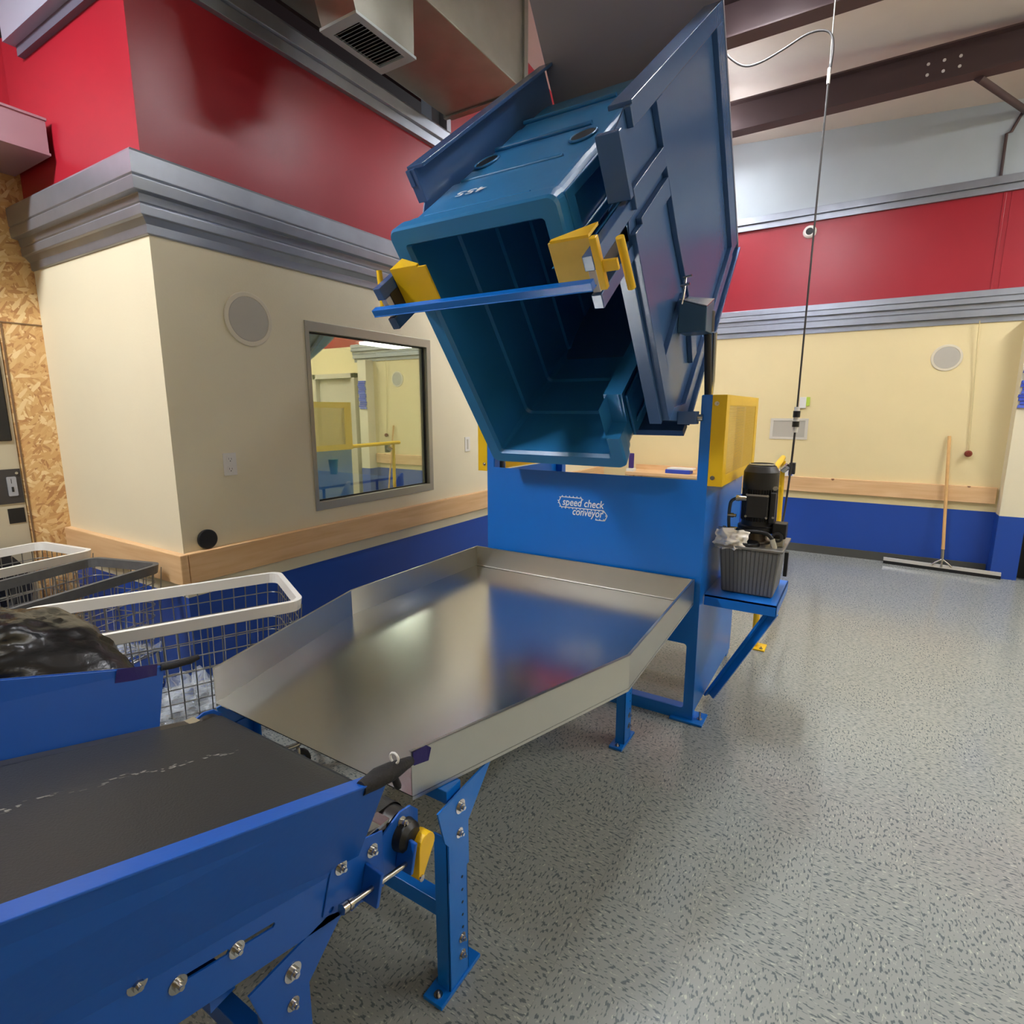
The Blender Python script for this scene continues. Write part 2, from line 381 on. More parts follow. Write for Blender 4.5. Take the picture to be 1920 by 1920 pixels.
# strand board wall on the far left with the dryer opening
OX = -4.25
m = MB().plate([(-4.5, 0), (1.48, 0), (1.48, 3.02), (-4.5, 3.02)], 'x', OX-.05, OX, holes=[[(.5, .06), (1.285, .06), (1.285, 2.085), (.5, 2.085)]])
struct(m, 'wall_far_left', OSB)
struct(MB().box((OX-.002, .3, 2.075), (OX+.004, 1.48, 2.082)).box((OX-.002, 1.282, .1), (OX+.005, 1.29, 2.07)), 'trim_4', mat('panel_joint', (120, 90, 60), .7))
struct(MB().plate([(-4.5, 3.02), (1.48, 3.02), (1.48, 5.14), (-4.5, 5.74)], 'x', OX-.05, OX), 'wall_far_left_upper', REDBRT)
struct(MB().box((OX, -4.5, 2.905), (-3.76, 1.45, 3.06)).box((OX, -4.5, 3.06), (-3.755, 1.455, 3.072)).box((OX, -4.5, 2.893), (-3.755, 1.455, 2.905)), 'trim_5', mat('rose_steel_trim', (170, 138, 146), .45, metal=.3))
# back wall
BY = 6.97
def span(z0, z1, name, m, y=BY, x0=WX, x1=4.6, th=.12): return struct(MB().box((x0, y, z0), (x1, y+th, z1)), name, m)
span(0, .608, 'wall_back_wainscot', BLUEW)
span(.608, 2.65, 'wall_back', CREAMBK)
span(2.65, 3.53, 'wall_back_red', RED)
span(3.53, 4.55, 'wall_back_upper', PALEB)
struct(MB().box((.885, BY-.006, 2.65), (.905, BY, 3.53)).box((.94, BY-.004, 2.65), (1.4, BY, 3.53)), 'trim_7', RED, bevel=.002)
mb = MB()
for p, z0, z1 in ((.012, 2.385, 2.44), (.05, 2.44, 2.50), (.045, 2.50, 2.508), (.055, 2.508, 2.555), (.088, 2.555, 2.60), (.08, 2.60, 2.608), (.092, 2.608, 2.665)):
    mb.box((WX, BY-p, z0), (1.6, BY, z1))
struct(mb, 'trim_8', TRIMM, bevel=.002)
mb = MB()
for p, z0, z1 in ((.03, 3.51, 3.565), (.024, 3.565, 3.572), (.05, 3.572, 3.64)): mb.box((WX, BY-p, z0), (1.6, BY, z1))
struct(mb, 'trim_9', TRIMM, bevel=.002)
struct(MB().box((-1.3, BY-.038, .69), (1.155, BY, .85)), 'trim_10', WOOD, bevel=.004)
struct(MB().box((WX, BY-.012, 0), (1.16, BY, .09)), 'baseboard_back', BASEB)
struct(MB().box((WX, 1.45, 0), (WX+.012, BY, .09)), 'baseboard_left', BASEB)
# chair rail boards left
struct(MB().box((WX, 1.483, .69), (WX+.04, BY, .85)), 'trim_11', WOOD, bevel=.004)
struct(MB().box((-4.24, 1.44, .69), (WX+.04, 1.48, .85)), 'trim_12', WOOD, bevel=.004)
# pilaster and doorway on the right
struct(MB().box((1.175, 6.80, .60), (1.365, BY, 2.40)), 'wall_right_pilaster', CREAM)
struct(MB().box((1.173, 6.798, 0), (1.367, BY, .60)), 'wall_right_pilaster_wainscot', BLUEW)
struct(MB().box((1.37, 6.93, 0), (1.46, 6.968, 2.4)), 'doorway_shade_strip', BLACK)  # shade of the open door recess, painted as a black strip
d1 = struct(MB().box((1.46, 6.80, 0), (1.54, 6.965, 2.2)).box((2.44, 6.80, 0), (2.52, 6.965, 2.2)).box((1.46, 6.80, 2.12), (2.52, 6.965, 2.2)).box((1.54, 6.88, .01), (2.44, 6.92, 2.12)), 'door_1', mat('beige_door', (196, 184, 160), .45), bevel=.003)
# rest of the shell behind the camera
struct(MB().plate([(-4.6, 0), (7, 0), (7, 4.06), (-4.6, 5.22)], 'x', 3.6, 3.7), 'wall_right', CREAMBK)
struct(MB().plate([(-4.3, 0), (3.6, 0), (3.6, 5.2), (-4.3, 5.74)], 'y', -4.6, -4.5), 'wall_front', CREAMBK)
# dark plenum above the office
struct(MB().plate([(1.5, 2.77), (7, 2.77), (7, 4.78), (1.5, 5.32)], 'x', -7.0, -6.9), 'wall_upper_left', DARKW)
struct(MB().box((-7, 1.6, 2.72), (WX-.12, 7, 2.76)), 'floor_upper', DARKW)
# office behind the pane
struct(MB().box((-7.1, 1.6, 0), (-7.0, 7, 2.7)), 'wall_office_left', OFFW); struct(MB().box((-7, 6.97, 0), (WX-.12, 7.07, 2.7)), 'wall_office_back', OFFW); struct(MB().box((-7, 1.6, 2.52), (WX-.13, 6.97, 2.56)), 'ceiling_office', OFFW)

# ------------------------------------------------------------------ pane
w = struct(MB().plate([(yw0, zw0), (yw1, zw0), (yw1, zw1), (yw0, zw1)], 'x', WX-.06, WX+.006, holes=[[(yw0+.03, zw0+.055), (yw1-.045, zw0+.055), (yw1-.045, zw1-.06), (yw0+.03, zw1-.06)]]), 'window_1', mat('aluminium_window_frame', (172, 168, 152), .4, metal=.5), bevel=.002)
MB().plate([(yw0+.028, zw0+.053), (yw1-.043, zw0+.053), (yw1-.043, zw1-.058), (yw0+.028, zw1-.058)], 'x', WX-.034, WX-.030, holes=[[(yw0+.034, zw0+.064), (yw1-.062, zw0+.064), (yw1-.062, zw1-.070), (yw0+.034, zw1-.070)]]).build('gasket', BLACK, w)
MB().box((WX-.04, yw0+.02, zw0+.04), (WX-.034, yw1-.03, zw1-.05)).build('pane', GLASS, w)

# ================================================================== LAMPS
LM = {}
for i, (x, y, z, ln, s) in enumerate(LAMPS):
    names = ['above the tipping machine', 'above the far left bay', 'over the right aisle near the back wall', 'over the right aisle beside the camera', 'behind the camera over the conveyor', 'near the right wall', 'above the back of the tipping machine', 'far behind on the left']
    t = thing('ceiling_light', (x, y, z), 'white fluorescent strip fixture hung from the ceiling '+names[i], 'light', 'fluorescent strip fixtures under the ceiling')
    MB().box((x-.09, y-ln/2, z), (x+.09, y+ln/2, z+.06)).cyl((x, y-.4, z+.06), (x, y-.4, CZ(x, y-.4)), .006, n=6).cyl((x, y+.4, z+.06), (x, y+.4, CZ(x, y+.4)), .006, n=6).build('housing', WHITEP, t, bevel=.004)
    if i == 0: MB().hexa([(x-.14, y-ln/2, z-.10), (x-.135, y-ln/2, z-.10), (x-.135, y+ln/2, z-.10), (x-.14, y+ln/2, z-.10)], [(x-.09, y-ln/2, z), (x-.085, y-ln/2, z), (x-.085, y+ln/2, z), (x-.09, y+ln/2, z)]).build('added_light_skirt', WHITEP, t); MB().hexa([(x+.14, y-ln/2, z-.10), (x+.135, y-ln/2, z-.10), (x+.135, y+ln/2, z-.10), (x+.14, y+ln/2, z-.10)], [(x+.09, y-ln/2, z), (x+.085, y-ln/2, z), (x+.085, y+ln/2, z), (x+.09, y+ln/2, z)]).build('added_light_skirt', WHITEP, t)  # unseen skirts added to keep this lamp's light off duct and upper walls
    hw = .045 if i == 0 else .08
    MB().box((x-hw, y-ln/2+.02, z-.03), (x+hw, y+ln/2-.02, z-.001)).build('diffuser', emis('lamp_glow_%d' % i, (244, 248, 255), s), t)
t = thing('office_light', (-5.23, 5.54, 2.40), 'bright rectangular ceiling light in the room behind the viewing pane', 'light')
MB().box((-5.56, 5.18, 2.43), (-4.90, 5.90, 2.519)).build('housing', WHITEP, t)
MB().box((-5.52, 5.22, 2.40), (-4.94, 5.86, 2.429)).build('diffuser', emis('office_glow', (255, 252, 245), 7), t)

# ================================================================== CEILING STEEL
def ibeam(y, x0, x1, zb, h, label, dx=0):
    t = thing('roof_beam', ((x0+x1)/2, y, zb), label, 'beam', 'brown roof beams')
    sl = lambda x: 0
    mb = MB()
    for w0, a, b in ((.07, 0, .012), (.006, .012, h-.012), (.07, h-.012, h)):
        mb.hexa([(x0, y-w0, zb+a+sl(x0)), (x1, y-w0, zb+a+sl(x1)), (x1, y+w0, zb+a+sl(x1)), (x0, y+w0, zb+a+sl(x0))],
                [(x0, y-w0, zb+b+sl(x0)), (x1, y-w0, zb+b+sl(x1)), (x1, y+w0, zb+b+sl(x1)), (x0, y+w0, zb+b+sl(x0))])
    mb.build('web', STEELB, t)
    return t
t = ibeam(5.88, -2.1, 3.58, 4.07, .25, 'brown steel roof beam nearest the back wall, with bolts and brace')
mb = MB()
for i, (x, dz) in enumerate(((.17, .125), (.27, .125), (.37, .13), (.17, .2), (.27, .2), (.37, .2))): MB().cyl((x, 5.868, 4.03+dz), (x, 5.876, 4.03+dz), .011, n=10).build('bolt', WHITEP, t)
ibeam(4.5, -2.1, 3.58, 4.07, .25, 'brown steel roof beam directly over the tipping machine')
mb = MB(); mb.tube([(.50, 5.91, 4.06), (.96, BY-.01, 4.14)], .034, 4)
mb.build('roof_brace', STEELB, label='brown diagonal brace from the bolted roof beam to the back wall', category='brace')
t = MB().tube([(.93, BY-.012, 4.14), (.872, BY-.012, 4.0), (.84, BY-.02, 3.99), (.842, BY-.015, 3.65)], .012, 6)
t.build('wall_conduit', STEELB, label='dark bent conduit on the pale upper back wall', category='conduit')
# big left beam along Y
t = thing('main_girder', (-3.6, 3, 3.9), 'large brown girder running above the left red wall', 'beam')
MB().box((-3.72, -4.4, 3.97), (-3.2, 5.2, 4.0)).box((-3.47, -4.4, 4.0), (-3.45, 5.2, 4.46)).box((-3.6, -4.4, 4.44), (-3.3, 5.2, 4.46)).build('flange', STEELB, t)
# duct
t = thing('air_duct', (-2.8, 2.5, 4.0), 'large square galvanized air duct above the tipping machine', 'duct')
MB().box((-2.815, -2.0, 3.70), (-2.156, 3.68, 4.40)).build('sheet', GALV, t, bevel=.006)
for y in (1.1, 2.50, 3.6): MB().box((-2.83, y, 3.688), (-2.14, y+.03, 4.41)).build('seam', GALV, t)
t = thing('air_register', (-2.29, 2.33, 3.40), 'white louvred air register on a galvanized drop under the large duct', 'vent')
K = lambda x, y, z: (x*.825, y*.825, z)
MB(K).hexa([(-2.925, 2.585, 3.402), (-2.64, 2.585, 3.402), (-2.64, 3.07, 3.402), (-2.925, 3.07, 3.402)], [(-2.95, 2.5, 3.686), (-2.66, 2.5, 3.686), (-2.66, 3.1, 3.686), (-2.95, 3.1, 3.686)]).build('boot', GALV, t)
MB(K).plate([(-2.935, 2.575), (-2.63, 2.575), (-2.63, 3.08), (-2.935, 3.08)], 'z', 3.388, 3.401, holes=[[(-2.89, 2.64), (-2.675, 2.64), (-2.675, 3.02), (-2.89, 3.02)]]).build('frame', mat('register_grey', (176, 184, 184), .45), t)
for k in range(14):
    y = 2.65+k*.0265; MB(K).hexa([(-2.89, y, 3.388), (-2.675, y, 3.388), (-2.675, y+.003, 3.388), (-2.89, y+.003, 3.388)], [(-2.89, y+.014, 3.399), (-2.675, y+.014, 3.399), (-2.675, y+.017, 3.399), (-2.89, y+.017, 3.399)]).build('louvre', mat('register_grey', (176, 184, 184), .45), t)
MB(K).box((-2.89, 2.64, 3.3995), (-2.675, 3.02, 3.4015)).build('dark_interior', BLACK, t)

# ================================================================== WALL ITEMS
def speaker(x, y, z, ax, r, label):
    t = thing('wall_speaker', (x, y, z), label, 'speaker', None)
    MB().lathe((x, y, z), ax, [(0, r), (.006, r), (.008, r*.97), (.008, r*.84), (.005, r*.82)], 48).build('ring', SPKR, t)
    MB().lathe((x, y, z), ax, [(.005, r*.83), (.007, r*.8), (.009, .0001)], 48).build('grille', SPKM, t)
speaker(WX, 1.955, 2.07, (1, 0, 0), .143, 'round white wall speaker left of the viewing pane')
speaker(.632, BY, 2.08, (0, -1, 0), .125, 'round beige wall speaker on the back wall above the squeegee')
t = thing('wall_outlet', (WX, 1.77, 1.29), 'white duplex outlet below the left wall speaker', 'outlet')
MB().box((WX, 1.735, 1.228), (WX+.006, 1.81, 1.35)).build('cover', WHITEP, t, bevel=.002)
mb = MB()
for z in (1.262, 1.316):
    mb.plate(rrect(1.755, z-.017, 1.789, z+.017, .008), 'x', WX+.006, WX+.009)
    MB().box((WX+.009, 1.763, z-.002), (WX+.0095, 1.765, z+.009)).box((WX+.009, 1.778, z-.002), (WX+.0095, 1.780, z+.007)).cyl((WX+.009, 1.772, z-.009), (WX+.0095, 1.772, z-.009), .003, n=8).build('slots', BLACK, t)
mb.build('socket', WHITEP, t)
t = thing('wall_switch', (WX, 3.955, 1.29), 'white switch plate between the viewing pane and the tipping machine', 'switch')
MB().box((WX, 3.92, 1.225), (WX+.006, 3.99, 1.35)).build('cover', WHITEP, t, bevel=.002)
MB().box((WX+.006, 3.945, 1.245), (WX+.009, 3.965, 1.33)).build('rocker', mat('switch_grey', (190, 184, 168), .4), t)
MB().lathe((WX+.004, 1.605, .903), (1, 0, .05), [(0, .001), (0, .052), (.012, .052), (.014, .048), (.014, .001)], 40).build('black_disc', BLACK, label='black round disc standing on the pine rail at the wall corner', category='disc')
# back wall bits
t = thing('wall_vent', (-.69, BY, 1.26), 'white framed rectangular grey panel on the back wall behind the hanging cable', 'panel')
MB().plate([(-.885, 1.26), (-.505, 1.26), (-.505, 1.49), (-.885, 1.49)], 'y', BY-.008, BY, holes=[[(-.855, 1.285), (-.535, 1.285), (-.535, 1.465), (-.855, 1.465)]]).build('frame', mat('vent_frame', (206, 200, 186), .5), t)
MB().box((-.855, BY-.004, 1.285), (-.535, BY, 1.465)).build('screen', mat('vent_screen', (176, 170, 156), .6), t)
t = thing('thermostat', (-.56, BY, 1.61), 'small white control plate with green tag on back wall', 'thermostat')
MB().box((-.61, BY-.02, 1.60), (-.545, BY, 1.72)).build('body', WHITEP, t, bevel=.003)
MB().box((-.545, BY-.012, 1.625), (-.51, BY, 1.72)).build('tag', mat('green_tag', (176, 200, 70), .5), t)
t = thing('round_sensor', (-.66, BY, 3.415), 'small round white sensor on the red band of the back wall', 'sensor')
MB().lathe((-.66, BY, 3.415), (0, -1, 0), [(0, .065), (.02, .06), (.03, .045), (.03, .035)], 28).build('ring', WHITEP, t)
MB().lathe((-.66, BY, 3.415), (0, -1, 0), [(.028, .036), (.024, .001)], 20).build('lens', BLACK, t)
t = thing('pull_cord', (.9, BY, 1.17), 'thin cream cord with dark red knob at right end of back wall', 'cord')
MB().tube([(.838, BY-.05, 2.40), (.845, BY-.03, 2.2), (.87, BY-.015, 1.8), (.9, BY-.015, 1.2)], .0045, 6).build('cord', mat('cord_cream', (206, 190, 140), .6), t)
MB().lathe((.897, BY-.06, 1.165), (0, 1, 0), [(0, .001), (0, .02), (.015, .032), (.045, .028), (.058, .012)], 16).build('knob', mat('red_knob', (120, 50, 36), .35), t)
# stickers/boxes on rail
def sm(name, a, b, m, label, cat, group=None, bevel=.002):
    o = MB().box(a, b).build(name, m, bevel=bevel, label=label, category=cat, base=((a[0]+b[0])/2, (a[1]+b[1])/2, a[2]))
    if group: o['group'] = group
    return o
# wall cards near yellow rail
t = thing('notice_card', (-.68, BY-.04, .815), 'white card with two blue squares on the pine rail behind the yellow post', 'card')
MB().box((-.76, BY-.05, .852), (-.6, BY-.042, .925)).build('card', WHITEP, t)
MB().box((-.755, BY-.052, .86), (-.71, BY-.0505, .905)).build('blue_square', LBLUE, t); MB().box((-.655, BY-.052, .86), (-.615, BY-.0505, .905)).build('blue_square', LBLUE, t)
# counter seen through the machine
t = thing('wooden_counter', (-1.9, 6.75, 0), 'pine topped counter against back wall seen through the machine opening', 'counter')
MB().box((-2.42, 6.52, .80), (-1.32, 6.93, .84)).build('top', WOOD, t, bevel=.004)
mb = MB()
for x in (-2.38, -1.4):
    for y in (6.56, 6.86): MB().box((x, y, 0), (x+.05, y+.05, .80)).build('leg', WOOD, t)
MB().box((-2.42, 6.91, .84), (-1.32, 6.93, .9)).build('backsplash', WOOD, t)
sm('purple_booklet', (-2.41, 6.6, .875), (-2.345, 6.63, 1.06), PURP, 'upright purple booklet standing on white box, seen past tub corner', 'booklet', bevel=.01)
sm('white_carton', (-2.42, 6.56, .84), (-2.33, 6.66, .875), WHITEP, 'small white carton on the counter under the upright purple booklet', 'carton')
t = thing('tape_box', (-1.85, 6.7, .84), 'flat blue and white carton lying on the pine counter', 'box')
MB().box((-1.95, 6.6, .84), (-1.66, 6.75, .885)).build('carton', LBLUE, t, bevel=.004); MB().box((-1.93, 6.61, .885), (-1.63, 6.76, .905)).build('lid', WHITEP, t, bevel=.003)
# blue slips on the pilaster
for k in range(15):
    z = 1.60+k*.031; dx = .012*math.sin(k*1.7)+.0015*k
    o = MB().hexa([(1.18+dx-.004, 6.782-rnd.random()*.004, z), (1.34+dx, 6.784, z+.002), (1.34+dx, 6.799, z+.002), (1.18+dx-.004, 6.799, z)],
                  [(1.18+dx, 6.786-rnd.random()*.004, z+.027), (1.34+dx, 6.788, z+.028), (1.34+dx, 6.799, z+.028), (1.18+dx, 6.799, z+.027)]).build('blue_ticket', LBLUE if k % 4 else mat('blue_paper_pale', (70, 92, 190), .6),
        base=(1.26, 6.79, z), label=(['lowest', 'second lowest', 'third lowest', 'fourth lowest', 'fifth lowest', 'sixth lowest', 'seventh lowest', 'middle', 'seventh highest', 'sixth highest', 'fifth highest', 'fourth highest', 'third highest', 'second highest', 'topmost'][k])+' blue paper ticket in the column pinned on the cream pilaster', category='ticket', group='blue tickets pinned on the pilaster')

# ================================================================== SQUEEGEE
t = thing('floor_squeegee', (.8, 6.86, 0), 'long floor squeegee with wooden handle leaning on the back wall', 'squeegee')
MB().cyl((.80, 6.83, .17), (.735, 6.945, 1.33), .0145, .0135, 12).build('handle', WOODP, t)
mb = MB(); mb.cyl((.802, 6.825, .10), (.797, 6.835, .22), .017, n=12)
mb.tube([(.72, 6.81, .055), (.75, 6.815, .085), (.80, 6.82, .12)], .009, 8); mb.tube([(.88, 6.805, .055), (.85, 6.81, .085), (.80, 6.82, .12)], .009, 8); mb.cyl((.8, 6.82, .12), (.8, 6.815, .04), .01)
mb.build('socket', CHROME, t)
MB().hexa([(.32, 6.86, .03), (1.25, 6.76, .03), (1.25, 6.785, .03), (.32, 6.885, .03)], [(.32, 6.868, .065), (1.25, 6.768, .065), (1.25, 6.78, .065), (.32, 6.88, .065)]).build('head', mat('galvanised_bar', (214, 214, 212), .3, metal=.6), t, bevel=.002)
MB().hexa([(.32, 6.858, 0), (1.25, 6.758, 0), (1.25, 6.783, 0), (.32, 6.883, 0)], [(.32, 6.858, .032), (1.25, 6.758, .032), (1.25, 6.783, .032), (.32, 6.883, .032)]).build('rubber_blade', BLACK, t)

# ================================================================== TIPPING MACHINE BODY
XL, XR, MY, MZ = -1.862, -.60, 2.72, 1.65
t = thing('tipping_machine', ((XL+XR)/2, 3.2, 0), 'tall blue bin tipping machine with tilted cradle behind the steel tray', 'machine')
TM = t
front = [(XL, 0), (XL, MZ), (XL+.045, MZ), (XL+.045, 1.25), (XR-.045, 1.25), (XR-.045, MZ), (XR, MZ), (XR, 0)]
cut = rrect(-1.80, .065, XR-.05, .415, .015, 3)
MB().plate(front, 'y', MY, MY+.004, holes=[cut]).build('front_panel', MBLUE, t)
MB().box((XR-.004, MY+.004, .05), (XR, 3.66, 1.22)).build('side_panel', MBLUE, t)
MB().box((XL, MY+.004, .05), (XL+.004, 3.66, 1.22)).build('side_panel', MBLUE, t)
for x0 in (XL+.0045, XR-.05): 
    MB().box((x0, MY+.004, .012), (x0+.045, MY+.06, MZ-.002)).build('post', MBLUE, t, bevel=.003)
    MB().box((x0, 3.6, .012), (x0+.045, 3.66, 1.6)).build('post', MBLUE, t, bevel=.003)
MB().box((XL+.05, MY+.006, .015), (XR-.05, MY+.06, .065)).build('bottom_rail', MBLUE, t, bevel=.003)
MB().box((XL+.05, 3.6, .90), (XR-.05, 3.66, .96)).build('rear_rail', MBLUE, t, bevel=.003)
MB().box((XL+.05, 3.3, .30), (XR-.05, 3.36, .37)).build('cross_bar', mat('grey_painted_bar', (170, 174, 178), .4, metal=.3), t)
for x0, x1 in ((XR-.11, XR+.055), (XL-.055, XL+.11)):
    f = MB().box((x0, MY-.03, 0), (x1, MY+.10, .012)).build('foot_plate', MBLUE, t, bevel=.002)
    xb = x1-.025 if x0 > -1 else x0+.025
    MB().hexbolt((xb, MY+.03, .012), (0, 0, 1), .008, .01).cyl((xb, MY+.03, .012), (xb, MY+.03, .05), .005, n=8).build('bolt', CHROME, f)
# guards
def guard(s):
    xi = XR if s > 0 else XL; X = lambda q: xi+s*q
    def bx(mb, a, b): mb.box((min(a[0], b[0]), a[1], a[2]), (max(a[0], b[0]), b[1], b[2])); return mb
    g0 = MB(); bx(g0, (X(.001), MY, 1.225), (X(.062), MY+.005, MZ)); bx(g0, (X(.06), MY, 1.225), (X(.066), MY+.07, MZ)); bx(g0, (X(.06), 3.54, 1.225), (X(.066), 3.62, MZ))
    bx(g0, (X(.06), MY+.07, MZ-.05), (X(.066), 3.54, MZ)); bx(g0, (X(.06), MY+.07, 1.225), (X(.066), 3.54, 1.275)); bx(g0, (X(.001), MY+.005, MZ-.005), (X(.06), 3.62, MZ)); bx(g0, (X(.001), 3.615, 1.225), (X(.06), 3.62, MZ-.005))
    bx(g0, (X(.001), MY+.005, 1.225), (X(.06), 3.615, 1.23))
    g = g0.build('guard_frame', YEL, t, bevel=.0015)
    p = MB(); bx(p, (X(.062), MY+.07, 1.275), (X(.064), 3.54, MZ-.05)); p.build('perforated_sheet', PERF, g)
    bolts([(X(.022), MY, 1.265), (X(.022), MY, 1.61)], (0, -1, 0), .006, .004, g)
guard(1); guard(-1)
# hinge blocks
for s, xi in ((1, XR-.045), (-1, XL+.045)):
    a, b = sorted((xi-s*.015, xi-s*.10)); MB().box((a, MY-.045, 1.515), (b, MY+.02, 1.575)).build('hinge_block', MBLUED, t, bevel=.003)
    MB().cyl((xi-s*.02, MY-.01, 1.545), (xi+s*.01, MY-.01, 1.545), .016, n=14).build('hinge_pin', CHROME, t)
# logo
def text_mesh(s, size, shear=0):
    c = bpy.data.curves.new('t', 'FONT'); c.body = s; c.size = size; c.shear = shear; c.offset = size*.012; c.resolution_u = 3
    o = bpy.data.objects.new('t', c); COL.objects.link(o)
    dg = bpy.context.evaluated_depsgraph_get(); dg.update()
    me = bpy.data.meshes.new_from_object(o.evaluated_get(dg)); bpy.data.objects.remove(o); return me
def put_text(name, s, size, f, mtl, parent, shear=0, wid=None):
    me = text_mesh(s, size, shear); base = BASES[parent.name]['_b']
    xs = [v.co.x for v in me.vertices]; k = wid/(max(xs)-min(xs)) if wid else 1; x0 = min(xs)
    for v in me.vertices: v.co = Vector(f((v.co.x-x0)*k, v.co.y))-base
    me.materials.clear(); me.materials.append(mtl)
    o = bpy.data.objects.new(name, me); COL.objects.link(o); o.parent = parent; return o
yl = MY-.0012
put_text('logo_lettering', 'speed check', .058, lambda a, b: (-1.362+a, yl, 1.067+b), WHT, t, .2, .245)
put_text('logo_lettering', 'conveyor', .058, lambda a, b: (-1.300+a, yl, 1.018+b), WHT, t, .2, .180)
mb = MB()
def chain(pts, side):
    pts = [Vector(p) for p in pts]
    for a, b in zip(pts, pts[1:]):
        d = (b-a).normalized(); n = Vector((-d.y, d.x))*.0022
        mb.hexa([(q.x, yl, q.y) for q in (a-n, b-n, b+n, a+n)], [(q.x, yl+.001, q.y) for q in (a-n, b-n, b+n, a+n)])
        c = 0
        while c < (b-a).length:
            q = a+d*(c+.006); m_ = Vector((-d.y, d.x))*side
            P = [q-d*.003, q+d*.003, q+d*.0015+m_*.009, q-d*.0015+m_*.009]
            mb.hexa([(p.x, yl, p.y) for p in P], [(p.x, yl+.001, p.y) for p in P]); c += .022
chain([(-1.245, 1.098), (-1.248, 1.112), (-1.372, 1.112), (-1.386, 1.085), (-1.372, 1.056), (-1.12, 1.056), (-1.098, 1.030), (-1.112, 1.002), (-1.165, 1.002)], -1)
mb.build('logo_chain', WHT, t)
# hydraulic cylinder
for s, x in ((1, -.640), (-1, -1.822)):
    MB().cyl((x, 2.805, .35), (x, 2.80, 1.66), .017, n=14).cyl((x, 2.80, 1.66), (x, 2.72, 1.95), .017, n=14).cyl((x, 2.725, 1.93), (x, 2.72, 2.02), .028, n=14).build('lift_cylinder', BLACKM, t)
    MB().tube([(x, 2.84, .35), (x, 2.84, 1.60), (x+s*.012, 2.825, 1.72), (x+s*.026, 2.75, 1.93)], .011, 12).build('hydraulic_hose', CHROME, t)

